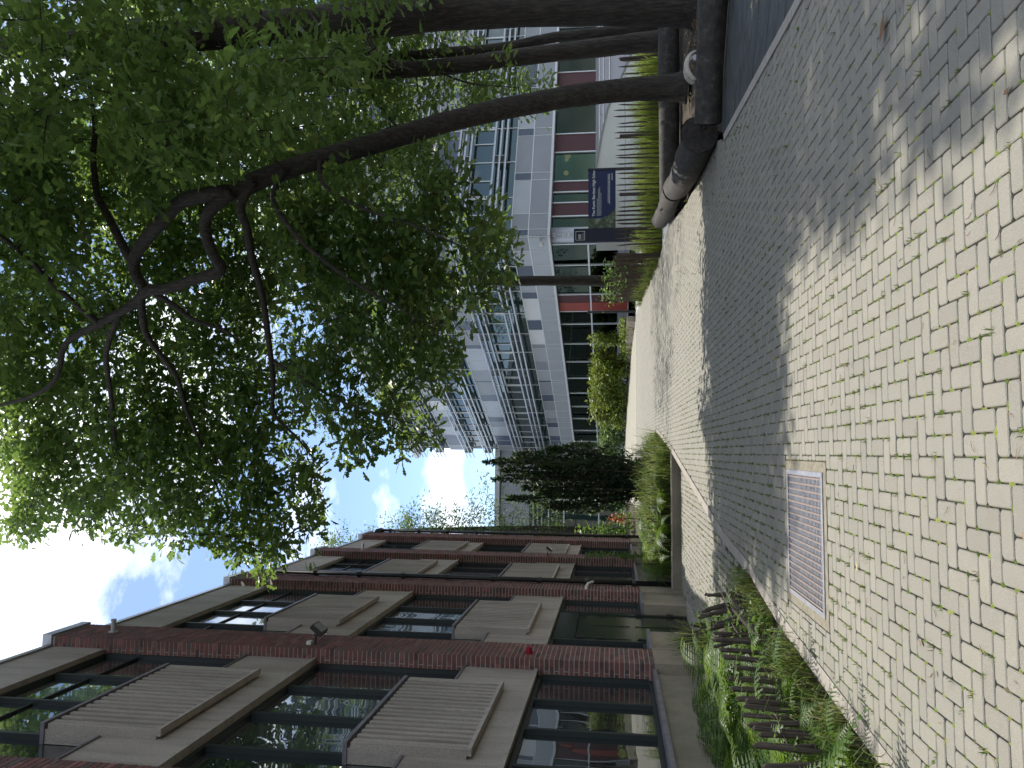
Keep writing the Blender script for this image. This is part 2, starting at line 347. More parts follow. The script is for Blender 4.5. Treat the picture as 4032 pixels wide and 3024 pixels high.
for r in pav:
    vs, fs = paver_poly(*r, g, r[3] < 10, xmin=kx0, xmax=kx1)
    if r in first:
        MB().add(vs, fs, random.random()*.001).build('paver', MT['paver'], path)
    else: rest.add(vs, fs)
rest.build('paver', MT['paver'], path, kind='stuff')
# kerb stones along the left edge of the path
def kerb_run(y0, y1, xf, w, zt, zb, L_=1.0, parent=path, name='kerb_stone', gap=.006):
    y = y0
    while y < y1-.1:
        e = min(y+L_, y1); mb = MB()
        vs = []
        for (yy) in (y+gap, e-gap):
            for dx in (0, w):
                for zz in (zb(yy), zt(yy)): vs.append((xf(yy)+dx, yy, zz))
        mb.add(vs, [(0,1,3,2),(4,6,7,5),(1,5,7,3),(0,2,6,4),(0,4,5,1),(2,3,7,6)]); mb.build(name, MT['kerb'], parent); y = e
kerb_run(1.0, 8.4, xl, KW, lambda y: g(y)+.004, lambda y: -.2)
kerb_run(8.4, 17.15, lambda y: xl(y)-.03, KW+.02, lambda y: g(y)+.005, lambda y: -.25, .95)
kerb_run(17.15, 21.4, xl, KW, lambda y: g(y)+.006, lambda y: -.2)
kerb_run(1.0, 9.73, lambda y: xr(y), .10, lambda y: g(y)+.012, lambda y: -.2, 1.0)
# far paving, too far away to tell the blocks apart
m = Mat('far_paver'); bt = m.n('ShaderNodeTexBrick'); bt.inputs['Scale'].default_value = 4.4; bt.inputs['Color1'].default_value = (.30, .28, .235, 1); bt.inputs['Color2'].default_value = (.26, .245, .20, 1); bt.inputs['Mortar'].default_value = (.12, .13, .06, 1); bt.inputs['Mortar Size'].default_value = .012
m.l(m.pos(), bt.inputs['Vector']); m.col(m.mix(.25, bt.outputs[0], m.ramp(m.noise(1.5, 5), [(.3, (.2, .19, .16)), (.7, (.33, .31, .27))]))).set(.8)
tag(strip('far_path', list(np.linspace(31, 60, 20)), xl, xr, lambda y: g(y)-.002, m.m, 2), kind='structure')
tag(strip('far_path_branch', list(np.linspace(19.65, 31.4, 12)), lambda y: xr(y)+.002, lambda y: xr(y)+(.05 if y < 27.5 else 5), lambda y: g(y)-.004, MT['sidepath'], 1), kind='structure')
# sunken court in front of the door
def cl(y): return -3.02
def c0(y): return np.interp(y, [8.45, 12.2, 17.2], [-1.22, -2.75, -2.98])
yc = list(np.linspace(8.5, 17.2, 24))
court = tag(strip('court_paving', yc, c0, lambda y: xl(y)-.03, lambda y: cz(y)-.012, MT['joint'], 4), kind='structure')
def in_court(r):
    cx, cy = (r[0]+r[1])/2, (r[2]+r[3])/2
    if not (8.6 < cy < 17.15 and r[3] < 17.2): return False
    return c0(cy)+.02 < cx < xl(cy)-.07
cps = sorted(herring(-3.1, .2, 8.6, 17.2, in_court), key=lambda r: r[2]); cm_ = MB()
for i, r in enumerate(cps):
    vs, fs = paver_poly(*r, cz, False, xmin=lambda y: c0(y), xmax=lambda y: xl(y)-.036)
    if i < 300: MB().add(vs, fs, random.random()*.001).build('paver', MT['paver'], court)
    else: cm_.add(vs, fs)
cm_.build('paver', MT['paver'], court, kind='stuff')
# soil of the beds
tag(strip('planter_soil', list(np.linspace(-3, 8.5, 14))+[10, 11.2, 12.2], lambda y: -3.1, lambda y: xl(y)+.02 if y <= 8.5 else c0(y)-.02, lambda y: -.03, MT['soil'], 3), kind='structure')
tag(strip('far_planter_soil', list(np.linspace(17.3, 22.5, 8)), lambda y: -3.1, lambda y: xl(y), lambda y: g(y)-.05, MT['soil'], 3), kind='structure')
tag(strip('far_bed_soil', [22.5, 24, 28.5, 34, 44, 54], lambda y: -9, lambda y: -2.2, lambda y: g(y)+.01, MT['soil'], 3), kind='structure')
tag(strip('tree_bed_soil', [-3, 5.67, 9.73, 10.2, 14, 16.2], lambda y: xr(y)+.1, lambda y: 30, lambda y: g(y)-.03, MT['soil'], 6), kind='structure')
tag(strip('side_path', [16.2, 17.7, 19.2], lambda y: xr(y)-.0, lambda y: 26, lambda y: g(y)-.01, MT['sidepath'], 2), kind='structure')
tag(strip('lawn_soil', [19.2, 19.6, 27.4], lambda y: xr(y)+.06, lambda y: 30, lambda y: g(y)-.02, MT['soil'], 3), kind='structure')
tag(strip('terrace', [27.4, 33, 40, 60], lambda y: np.interp(y, [27.4, 33, 40, 60], [10, 9, 4.5, -4]), lambda y: 34, lambda y: .70, MT['sidepath'], 3), kind='structure')
# retaining wall of the far planter
rw = thing('planter_wall', 'low dark concrete wall holding the grassy bed beyond the sunken court', 'wall', loc=(0, 0, 0))
for i in range(3):
    x0 = -2.96+i*1.0; x1 = x0+.995 if i < 2 else .04
    MB().box(x0, x1, 17.2, 17.34, -.25, .125).build('wall_slab', MT['plinth'], rw)
MB().box(-2.97, .05, 17.185, 17.36, .126, .150).build('coping_strip', MT['hoop'], rw)
# dark boarded deck on the right of the path
LA = Vector((4.30, 10.02)); LB = Vector((8.4, 6.95)); ld = (LB-LA).normalized(); ln = Vector((ld.y, -ld.x)) if (ld.y*(-1)) > 0 else Vector((-ld.y, ld.x))
if ln.y > 0: ln = -ln
deck = tag(MB().add([(3.2, 2.0, -.02), (9, 2.0, -.02), (9, 6.5, -.02), (4.2, 10.1, -.02), (3.98, 9.7, -.02)], [(0, 1, 2, 3, 4)]).build('deck_base', MT['pit']), kind='structure')
def hit_kerb(off):                               # where the line at this offset from the log meets the kerb
    p = LA+ln*off
    for s in np.arange(-4, 4, .01):
        q = p+ld*s
        if q.x > xr(q.y)+.104: return q
    return p
k = 0
while True:
    o0, o1 = .12+k*.145, .12+k*.145+.139
    a, b = hit_kerb(o0), hit_kerb(o1)
    if b.y < 2.2 or k > 45: break
    e = 5.2
    pts = [a, b, b+ld*e, a+ld*e]
    z = .008+random.uniform(-.002, .002)
    MB().add([(p.x, p.y, z) for p in pts]+[(p.x, p.y, z-.026) for p in pts], [(3, 2, 1, 0), (4, 5, 6, 7), (0, 1, 5, 4), (1, 2, 6, 5), (2, 3, 7, 6), (3, 0, 4, 7)]).build('deck_board', MT['deck'], deck)
    k += 1
# ================================================================ BRICK BUILDING
bb = thing('brick_building', 'three storey brick and concrete school block with ribbed concrete panels along the path', 'building', loc=(-3, 15, 0))
BL = Vector((-3, 15, 0))
def B(mb, name, mat, parent=None, **k):
    o = mb.build(name, mat, parent or bb, **k)
    if parent is None: o.matrix_parent_inverse = Matrix.Translation(-BL)
    return o
XF, XP, XB, XG = -2.93, -3.08, -2.98, -3.20
PIERS = [(6.0, 6.9), (11.2, 12.05), (16.8, 17.65), (21.85, 22.65), (26.1, 27.3)]
BAYS = [(6.9, 11.2), (12.05, 16.8), (17.65, 21.85), (22.65, 26.1)]
B(MB().box(-14, -3.42, .2, 27.28, -.3, 10.0), 'core', MT['mortar'])
B(MB().box(-14, -3.3, .1, 27.35, 10.0, 10.12), 'roof', MT['capmetal'])
B(MB().box(-3.42, -3.1, .2, 6.0, -.3, 9.1), 'near_wall', MT['mortar'])
# piers with their bricks
COURSE, JT = .0705, .0125
bricks = []
for pi, (y0, y1) in enumerate(PIERS):
    B(MB().box(-3.42, XF-.006, y0+.006, y1-.006, .83, 10.02), 'pier', MT['mortar'])
    B(MB().box(-3.42, XF+.015, y0-.012, y1+.012, -.3, .828), 'plinth', MT['plinth'])
    B(MB().box(-3.45, XF+.03, y0-.03, y1+.03, 10.02, 10.17), 'cap', MT['capmetal'])
    nz = int((10.02-.83)/COURSE)
    wl = y1-y0; nb = max(2, round(wl/.215)); bw = wl/nb
    for c in range(nz):
        z0 = .83+c*COURSE; z1 = z0+COURSE-JT
        # front face, running bond
        off = 0 if c % 2 == 0 else -.5
        for i in range(nb+1):
            a = max(0, (i+off)*bw); b = min(wl, (i+1+off)*bw)
            if b-a < .03: continue
            pr = random.uniform(-.0015, .002)
            bricks.append((pi, (XF-.10, XF+pr, y0+a+(JT/2 if a > 0 else -.001), y0+b-(JT/2 if b < wl else -.001), z0, z1)))
        # side facing the camera: stretcher, or header and half
        seg = [(0, .262)] if c % 2 == 0 else [(0, .155), (.165, .262)]
        for (a, b) in seg:
            if a == 0: a = .101
            if b-a < .02: continue
            pr = random.uniform(-.0015, .002)
            bricks.append((pi, (XF-b, XF-a, y0-pr, y0+.09, z0, z1)))
def vkey(b):
    x0, x1, y0, y1, z0, z1 = b[1]; U, V, d = proj((x1, y0, z0)); return (0 <= U <= 3024 and 0 <= V <= 4032, -d)
vb = sorted([b for b in bricks if vkey(b)[0] and b[0] == 1], key=lambda b: -vkey(b)[1])
fb = set(id(b) for b in vb[:300]); rb = MB()
for b in bricks:
    if id(b) in fb: B(MB().box(*b[1], rnd=0.0), 'brick', MT['brick'])
    else: rb.box(*b[1])
B(rb, 'brick', MT['brick'], kind='stuff')
# bays
def ribbed_block(yc, z0, z1, L2=1.17):
    y0, y1 = yc-L2, yc+L2
    q = B(MB().box(XG+.005, XB-.062, y0, y1, z0, z1), 'ribbed_panel', MT['concrete'])
    n = 17; w = (2*L2)/(2*n+1)
    for (ya, yb2) in ((y0, y0+w*.9), (y1-w*.9, y1)): MB().box(XB-.063, XB-.002, ya, yb2, z0+.002, z1-.034).build('end_rib', MT['concrete'], q)
    for i in range(n):
        a = y0+w*(2*i+1) + w*.02
        MB().box(XB-.063, XB, a, a+w*.96, z0+.001, z1-.035).build('rib', MT['concrete'], q)
    MB().add([(XB-.063, y0, z0-.05), (XB+.016, y0, z0-.05), (XB+.016, y1, z0-.05), (XB-.063, y1, z0-.05), (XB-.063, y0, z0), (XB+.004, y0, z0), (XB+.004, y1, z0), (XB-.063, y1, z0)],
             [(0,3,2,1),(4,5,6,7),(0,1,5,4),(1,2,6,5),(2,3,7,6),(3,0,4,7)]).build('drip_edge', MT['concrete'], q)
    MB().box(XG+.002, XB+.012, y0-.015, y1+.015, z1+.001, z1+.045).build('coping', MT['sill'], q)
    return q
def window(y0, y1, z0, z1, muls, trans=None):
    wd = B(MB().box(XG-.01, XG+.045, y0, y1, z0, z0+.05), 'window', MT['frame'])
    MB().box(XG-.01, XG+.045, y0, y1, z1-.05, z1).build('head_frame', MT['frame'], wd)
    ee = [y0]+muls+[y1]
    for y in ee:
        w = .028 if y in muls else .032
        MB().box(XG-.012, XG+.06, y-w, y+w, z0+.051, z1-.051).build('mullion', MT['frame'], wd)
    for a, b in zip(ee[:-1], ee[1:]):
        t = random.uniform(-.0035, .0035); tz = random.uniform(-.002, .003)
        MB().add([(XG+t, a+.03, z0+.03), (XG-t, b-.03, z0+.03), (XG-t+tz, b-.03, z1-.03), (XG+t+tz, a+.03, z1-.03)], [(0, 1, 2, 3)]).build('pane', MT['glass'], wd)
        if trans: MB().box(XG+.004, XG+.03, a+.05, b-.05, trans-.012, trans+.012).build('glazing_bar', MT['frame'], wd)
    return wd
for bi, (y0, y1) in enumerate(BAYS):
    yc = (y0+y1)/2; md = [yc-1.05, yc, yc+1.05] if bi < 3 else [yc-.9, yc, yc+.9]
    for (pz0, pz1, bz0, bz1) in ((2.47, 3.50, 2.86, 4.10), (5.76, 6.82, 6.20, 7.49)):
        B(MB().box(XG-.1, XP, y0+.002, y1-.002, pz0, pz1), 'spandrel_panel', MT['concrete'])
        B(MB().box(XP, XP+.022, y0+.002, y1-.002, pz0-.012, pz0+.035), 'drip_edge', MT['concrete'])
        for a, b in ((y0+.003, yc-1.19), (yc+1.19, y1-.003)):
            B(MB().box(XG+.01, XP+.02, a, b, pz1+.001, pz1+.03), 'flashing', MT['sill'])
        ribbed_block(yc, bz0, bz1, 1.17 if bi < 3 else 1.15)
    B(MB().box(XG-.1, XP, y0+.002, y1-.002, 9.14, 10.0), 'roof_panel', MT['concrete'])
    B(MB().box(XP-.2, XP+.03, y0+.03, y1-.03, 10.001, 10.09), 'cap', MT['capmetal'])
    window(y0+.004, y1-.004, 3.50, 5.745, md); window(y0+.004, y1-.004, 6.82, 9.138, md, 8.55)
    if bi != 1:
        window(y0+.004, y1-.004, .86, 2.455, md)
        B(MB().box(-3.3, -3.055, y0+.01, y1-.01, -.3, .80), 'plinth', MT['plinth'])
        B(MB().box(-3.3, -2.985, y0+.012, y1-.012, .801, .855), 'sill', MT['sill'])
    else:
        for (a, b) in ((y0+.004, 13.35), (15.66, y1-.004)):
            window(a, b, .86, 2.455, [])
            B(MB().box(-3.3, -2.96, a, b, -.3, .80), 'plinth', MT['plinth'])
            B(MB().box(-3.3, -2.92, a, b, .801, .855), 'sill', MT['sill'])
        dr = B(MB().box(XG-.02, XG+.05, 13.36, 13.47, -.05, 2.455), 'door', MT['door'])
        MB().box(XG-.02, XG+.05, 15.54, 15.65, -.05, 2.455).build('jamb', MT['door'], dr)
        MB().box(XG-.02, XG+.05, 13.48, 15.53, 2.06, 2.455).build('head_panel', MT['door'], dr)
        for (a, b) in ((13.49, 14.49), (14.51, 15.52)):
            lf = MB().box(XG-.02, XG+.02, a, b, -.03, 2.05).build('leaf', MT['door'], dr)
            MB().box(XG+.021, XG+.032, a+.13, b-.13, 1.1, 1.92).build('leaf_panel', MT['door'], dr)
            MB().box(XG+.021, XG+.032, a+.13, b-.13, .12, 1.0).build('leaf_panel', MT['door'], dr)
        for yy in (13.475, 15.535):
            for zz in (.25, .85, 1.55, 1.9):
                MB().box(XG+.05, XG+.085, yy-.035, yy+.035, zz, zz+.13).build('hinge', MT['blackp'], dr)
        B(MB().box(XG-.1, -2.86, 13.3, 15.7, -.2, -.012), 'door_step', MT['kerb'])
# rainwater pipes
def pipe(x, y, z1, lab):
    p = B(MB().tube([(x, y, -.05), (x, y, z1)], .052, 12), 'rainwater_pipe', MT['blackpipe'], smooth=True)
    for zz in np.arange(.9, z1, 1.05): MB().tube([(x, y, zz), (x, y, zz+.09)], .066, 12).build('pipe_collar', MT['blackpipe'], p)
    return p
p = pipe(XF+.07, 17.55, 9.6, ''); 
MB().tube([(XF+.07, 17.55, 9.6), (XF+.06, 17.6, 9.85), (XF-.05, 17.7, 10.0)], .05, 10).build('pipe_bend', MT['blackpipe'], p)
MB().tube([(XF-.02, 17.0, 1.98), (XF+.05, 17.05, 1.98), (XF+.09, 17.15, 1.95), (XF+.09, 17.3, 1.9), (XF+.09, 17.42, 1.85)], .028, 10).build('white_elbow', MT['offwhite'], p)
pipe(XF+.07, 27.2, 9.7, '')
B(MB().tube([(XF+.02, 27.0, 9.75), (XF+.02, 27.4, 9.75)], .12, 10), 'hopper', MT['blackpipe'])
# things fixed to the building
def floodlight(y, z, lab, s=1.0):
    t = thing('floodlight', lab, 'floodlight', loc=(XF, y, z)); P = lambda a, b, c: (a*s, b*s, c*s)
    MB().tube([P(0, 0, 0), P(.14, 0, -.01)], .014*s, 8).build('arm', MT['blackp'], t)
    c_ = Vector(P(.24, -.02, -.06)); hd = MB(); hd.box(-.035*s, .035*s, -.13*s, .13*s, -.10*s, .10*s)
    rot = Matrix.Rotation(R(38), 3, 'Y')
    hd.v = [tuple(rot @ Vector(v)+c_) for v in hd.v]; h = hd.build('lamp_head', MT['blackp'], t)
    le = MB(); le.box(.036*s, .042*s, -.11*s, .11*s, -.08*s, .08*s); le.v = [tuple(rot @ Vector(v)+c_) for v in le.v]; le.build('lens', MT['lens'], h)
    for k in (-1, 1): MB().tube([P(.14, 0, -.01), P(.17, .14*k, -.02), (c_.x, .14*k*s, c_.z)], .010*s, 6).build('bracket', MT['blackp'], t)
    MB().tube([P(.02, .06, -.02), P(.10, .10, -.10), P(.16, .07, -.16), P(.2, .02, -.08)], .006*s, 6).build('cable', MT['blackp'], t)
    return t
t = floodlight(11.42, 5.86, 'black floodlight on the nearest brick pier above a small white box'); MB().box(0, .05, -.03, .05, .06, .13).build('junction_box', MT['offwhite'], t)
floodlight(22.05, 3.25, 'small black floodlight on a far brick pier near the ivy', .9)
be = thing('alarm_beacon', 'small dark red round alarm beacon on the nearest brick pier', 'alarm', loc=(XF, 11.48, 2.62))
MB().tube([(0, 0, 0), (.03, 0, 0)], .055, 16).build('base', MT['redlamp'], be); MB().tube([(.03, 0, 0), (.09, 0, 0), (.10, 0, 0)], [.048, .045, .03], 16).build('cap', MT['redlamp'], be)
se = thing('wall_vent', 'small grey pipe stub sticking out near the top of the nearest pier', 'pipe', loc=(XF, 11.62, 9.3))
MB().tube([(0, 0, 0), (.012, 0, 0)], .07, 12).build('flange', MT['coping'], se); MB().tube([(.012, 0, 0), (.17, 0, .0)], .035, 12).build('stub', MT['coping'], se); MB().tube([(.17, 0, 0), (.2, 0, 0)], .042, 12).build('cap', MT['coping'], se)
se = thing('wall_vent', 'small grey pipe stub near the top of the far pier with the floodlight', 'pipe', loc=(XF, 22.2, 8.7))
MB().tube([(0, 0, 0), (.012, 0, 0)], .07, 12).build('flange', MT['coping'], se); MB().tube([(.012, 0, 0), (.2, 0, .0)], .035, 12).build('stub', MT['coping'], se)
# ================================================================ WHITE BUILDING
CW = (9.196, 32.12); DL = (-.35995, .93297); NL = (-.93297, -.35995); DR = (.93297, .35995); NR = (.35995, -.93297)
wb = thing('white_building', 'white and grey clad school building with rows of sun louvres', 'building', loc=(CW[0], CW[1], .7))
WI = Matrix.Translation(-Vector((CW[0], CW[1], .7)))
def WB(mb, name, mat, parent=None, **k):
    o = mb.build(name, mat, parent or wb, **k)
    if parent is None: o.matrix_parent_inverse = WI
    return o
ZS = 4.17; TL, TR = 25.2, 22.0
# dark body behind the skin (upper floors) and the ground floor room
WB(MB().fbox(CW, DL, NL, .06, TL, ZS, 15.68, -9, -.10), 'body', MT['interior'])
WB(MB().fbox(CW, DR, NR, .06, TR, ZS+.01, 15.67, -12, -.10), 'body', MT['interior'])
WB(MB().fbox(CW, DL, NL, 4.8, TL, .6, ZS-.1, -7, -4.5), 'room_wall', MT['interior'])
WB(MB().fbox(CW, DR, NR, 4.52, TR, .6, ZS-.1, -8, -4.8), 'room_wall', MT['interior'])
WB(MB().fbox(CW, DR, NR, TR-.2, TR, .6, ZS-.1, -4.79, -.6), 'room_wall', MT['interior'])
WB(MB().fbox(CW, DL, NL, TL-.2, TL-.05, .6, ZS-.1, -4.49, -.4), 'room_wall', MT['interior'])
WB(MB().fbox(CW, DL, NL, -.15, TL+.5, 15.70, 15.95, -8, .55), 'roof', MT['white'])
WB(MB().fbox(CW, DR, NR, .6, TR+.5, 15.71, 15.94, -8, .55), 'roof', MT['white'])
WB(MB().fbox(CW, DL, NL, .0, TL, ZS-.08, ZS-.001, -9, .03), 'soffit', MT['white'])
WB(MB().fbox(CW, DR, NR, .04, TR, ZS-.078, ZS-.002, -9, .03), 'soffit', MT['white'])
JL = [.0, 1.0, 2.11, 3.05, 4.3, 4.9, 6.9, 7.91, 9.43, 9.9, 11.37, 12.5, 13.8, 14.1, 15.76, 16.74, 18.15, 19.2, 20.04, 20.9, 22.38, 23.3, 24.27, TL]
JR = [.0, .40, 1.24, 3.12, 3.55, 5.75, 6.2, 8.31, 8.8, 10.9, 13.0, 13.5, 15.6, 17.7, TR]
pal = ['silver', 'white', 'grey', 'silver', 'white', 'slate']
def facade(D_, N_, joints, T, left):
    rr = random.Random(5 if left else 9)
    rows = [(ZS, 5.02, 0), (5.04, 5.78, 1), (8.42, 9.62, 2), (12.02, 13.22, 2)]
    for (z0, z1, kind) in rows:
        for i, (a, b) in enumerate(zip(joints[:-1], joints[1:])):
            nar = (b-a) < 1.05
            if kind == 0: mt = 'silver' if left else 'grey'  # same cladding on both faces; the right face's shade is put into the colour
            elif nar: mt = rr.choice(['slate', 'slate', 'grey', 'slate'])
            else: mt = rr.choice(['white', 'grey', 'silver', 'silver'] if left else ['grey', 'silver', 'slate'])  # darker mix on the right face stands in for its shade
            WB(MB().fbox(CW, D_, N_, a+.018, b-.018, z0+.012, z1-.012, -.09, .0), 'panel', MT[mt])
        for a in joints: WB(MB().fbox(CW, D_, N_, max(a-.012, .0), a+.012, z0, z1, -.095, .010), 'joint_strip', MT['mullion'])
        WB(MB().fbox(CW, D_, N_, .0, T, z1-.010, z1+.028, -.094, .014), 'joint_strip', MT['mullion'])
    WB(MB().fbox(CW, D_, N_, .0, T, ZS-.001, ZS+.03, -.09, .016), 'edge_strip', MT['white'])
    for (z0, z1) in ((5.81, 8.41), (9.65, 12.01), (13.25, 15.69)):
        ts = list(np.arange(.15, T, 1.025)); 
        for i in range(0, len(ts)-1, 2):
            a, b = ts[i], min(ts[min(i+2, len(ts)-1)], T)
            WB(MB().fbox(CW, D_, N_, a+.02, b-.02, z0, z1, -.10, -.055), 'pane', MT['tint'])
        for i, t in enumerate(ts):
            if i % 2 == 0: WB(MB().fbox(CW, D_, N_, t-.025, t+.025, z0, z1, -.10, -.02), 'mullion', MT['mullion'])
        for i, t in enumerate(ts[:-1]):                     # opening sashes in white frames
            if i % 4 in (1, 2) or rr.random() < .12:
                zz0, zz1 = z0+1.05, z0+1.95
                o = WB(MB().fbox(CW, D_, N_, t+.05, t+.10, zz0, zz1, -.05, -.005), 'window_sash', MT['mullion'])
                MB().fbox(CW, D_, N_, t+.93, t+.98, zz0, zz1, -.05, -.005).build('frame', MT['mullion'], o)
                MB().fbox(CW, D_, N_, t+.05, t+.98, zz0-.05, zz0, -.05, -.004).build('frame', MT['mullion'], o)
                MB().fbox(CW, D_, N_, t+.05, t+.98, zz1, zz1+.05, -.05, -.004).build('frame', MT['mullion'], o)
        for base in (z0+.40, z0+2.02 if z1-z0 > 2.5 else z0+1.85):
            for q in range(3):
                zz = base+q*.27
                P = lambda t, k: (CW[0]+D_[0]*t+N_[0]*k, CW[1]+D_[1]*t+N_[1]*k, zz)
                WB(MB().tube([P(-.1 if left else .3, .42), P(T+.45 if left else T, .42)], .075, 8, flat=.55), 'louvre', MT['alu'])
            for t in np.arange(.15, T, 4.10):
                WB(MB().fbox(CW, D_, N_, t-.010, t+.010, base-.03, base+.57, .0, .42), 'louvre_bracket', MT['alu'])
    return
facade(DL, NL, JL, TL, True); facade(DR, NR, JR, TR, False)
# ground floor, left face
ml = [.9, 2.5, 4.06, 4.95, 6.5, 7.76, 9.86, 11.94, 14.02, 16.05, 18.05, 19.96, 21.99, 23.98, TL]
for t in ml: WB(MB().fbox(CW, DL, NL, t-.03, t+.03, .7, ZS-.09, -.34, -.22), 'mullion', MT['mullion'])
for a, b in zip(ml[:-1], ml[1:]):
    if abs(a-4.95) < .01:
        WB(MB().fbox(CW, DL, NL, a+.035, a+.75, .7, ZS-.09, -.34, -.25), 'red_panel', MT['maroon']); WB(MB().fbox(CW, DL, NL, a+.76, b-.035, .7, ZS-.09, -.34, -.24), 'red_panel', MT['red']); continue
    WB(MB().fbox(CW, DL, NL, a+.03, b-.03, 1.25, ZS-.09, -.30, -.285), 'pane', MT['clear'])
    WB(MB().fbox(CW, DL, NL, a+.03, b-.03, .7, 1.2, -.32, -.25), 'base_panel', MT['grey'])
WB(MB().fbox(CW, DL, NL, .9, TL, 2.46, 2.53, -.34, -.215), 'transom', MT['mullion'])
# ground floor, right face
mr = [.45, 1.4, 2.15, 2.75, 3.37, 5.08, 6.2, 9.1, 10.2, 13.4, 14.5, 17.5, 18.6, TR]
reds = {(1.4, 2.15), (2.75, 3.37), (5.08, 6.2), (9.1, 10.2), (13.4, 14.5), (17.5, 18.6)}
for t in mr: WB(MB().fbox(CW, DR, NR, t-.03, t+.03, .7, ZS-.09, -.55, -.42), 'mullion', MT['mullion'])
for a, b in zip(mr[:-1], mr[1:]):
    if (a, b) in reds: WB(MB().fbox(CW, DR, NR, a+.035, b-.035, .7, ZS-.09, -.52, -.45), 'red_panel', MT['maroon'])
    else: WB(MB().fbox(CW, DR, NR, a+.03, b-.03, .7, ZS-.09, -.50, -.485), 'pane', MT['clear'])
# entrance column with stacked letters
cc = Vector((CW[0], CW[1], 0))+Vector((*DL, 0))*.45+Vector((*DR, 0))*.40
col_ = WB(MB().tube([(cc.x, cc.y, .4), (cc.x, cc.y, ZS-.08)], .33, 28), 'column', MT['silver'], smooth=True)
def text_mesh(s, size, mat, name, M, parent, ext=.004):
    cu = bpy.data.curves.new(name, 'FONT'); cu.body = s; cu.size = size; cu.extrude = ext; cu.offset = size*.012; cu.align_x = 'LEFT'
    to = bpy.data.objects.new(name, cu); COL.objects.link(to); bpy.context.view_layer.update()
    me = bpy.data.meshes.new_from_object(to.evaluated_get(bpy.context.evaluated_depsgraph_get()))
    bpy.data.objects.remove(to); me.transform(M); me.materials.clear(); me.materials.append(mat)
    o = bpy.data.objects.new(name, me); COL.objects.link(o); o.parent = parent; return o
def face_matrix(origin, right, up):              # text drawn in a plane with this right and up direction
    r = Vector(right).normalized(); u = Vector(up).normalized(); n = r.cross(u)
    return Matrix(((r.x, u.x, n.x, origin[0]), (r.y, u.y, n.y, origin[1]), (r.z, u.z, n.z, origin[2]), (0, 0, 0, 1)))
tocam = Vector((-cc.x, -cc.y, 0)).normalized(); rgt = Vector((-tocam.y, tocam.x, 0))
zz = 3.86
for ch in 'HIGH SCHOOL':
    if ch != ' ':
        p = cc+tocam*.335+rgt*(.02)
        text_mesh(ch, .21, MT['letter'], 'letter', face_matrix((p.x-rgt.x*(.03 if ch == 'I' else .08), p.y-rgt.y*(.03 if ch == 'I' else .08), zz), rgt, (0, 0, 1)), col_)
    zz -= .21
sc_ = thing('security_camera', 'white dome security camera on the corner of the white building', 'camera', loc=tuple(Vector((CW[0], CW[1], 4.5))+Vector((*NL, 0))*.02+Vector((*DL, 0))*.25))
MB().tube([(0, 0, 0), (-.18, -.07, .02)], .04, 10).build('arm', MT['offwhite'], sc_); MB().tube([(-.18, -.07, .06), (-.18, -.07, -.06), (-.18, -.07, -.13), (-.18, -.07, -.16)], [.09, .10, .07, .02], 14).build('dome', MT['offwhite'], sc_)
# lamps inside
def lamp(U, V, y, r, lab):
    p = at(U, V, y); t = thing('pendant_lamp', lab, 'lamp', loc=p)
    mb = MB(); n = 14; vs = []; fs = []
    mb.tube([(0, 0, r*math.sin(a)) for a in np.linspace(-1.5, 1.5, 9)], [r*math.cos(a) for a in np.linspace(-1.5, 1.5, 9)], n); mb.build('globe', MT['glow'], t, smooth=True)
    MB().tube([(0, 0, r), (0, 0, 3.95-p.z)], .008, 5).build('cord', MT['blackp'], t)
lamp(3024-278, 2248, 37.5, .18, 'large round orange lamp seen through glass between two tree trunks')
lamp(3024-239, 2280, 39.5, .10, 'small lamp just left of the large round lamp, seen between the trunks')
lamp(3024-613, 2236, 35.9, .15, 'round lamp behind the glass near the blue sign, larger of a pair')
lamp(3024-628, 2231, 36.6, .10, 'small lamp hanging beside the larger lamp above the sign')
lamp(3024-681, 2229, 35.6, .12, 'orange lamp half hidden by the mullion just above the blue sign')
lamp(3024-1314, 2288, 45.8, .16, 'round lamp inside the glazed ground floor above the hedge')
lamp(3024-1419, 2300, 47.5, .13, 'lower round lamp inside the glazed floor, further along above the hedge')
# far low wing
fw_ = thing('low_wing', 'low grey wing with dark glazing behind the conifer', 'building', loc=(-4, 56, .7))
def FB(mb, name, mat):
    o = mb.build(name, mat, fw_); o.matrix_parent_inverse = Matrix.Translation(-Vector((-4, 56, .7))); return o
FB(MB().box(-16, .8, 56.15, 66, .6, 9.6), 'body', MT['interior']); FB(MB().box(-16.2, 1, 55.7, 66, 9.6, 9.95), 'roof', MT['silver'])
for x in np.arange(-16, .7, 2.1):
    FB(MB().box(x+.02, x+2.06, 56.05, 56.15, 7.45, 9.58), 'fascia_panel', MT['grey']); FB(MB().box(x-.04, x+.04, 56.0, 56.12, .7, 7.4), 'mullion', MT['mullion'])
    FB(MB().box(x+.05, x+2.05, 56.1, 56.14, .7, 7.4), 'pane', MT['tint'])
for z in (2.4, 4.9, 6.0): FB(MB().box(-16, .8, 56.0, 56.08, z, z+.08), 'transom', MT['mullion'])
for z in (6.5, 6.8, 7.1): FB(MB().tube([(-16, 55.7, z), (.8, 55.7, z)], .06, 6), 'louvre', MT['alu'])
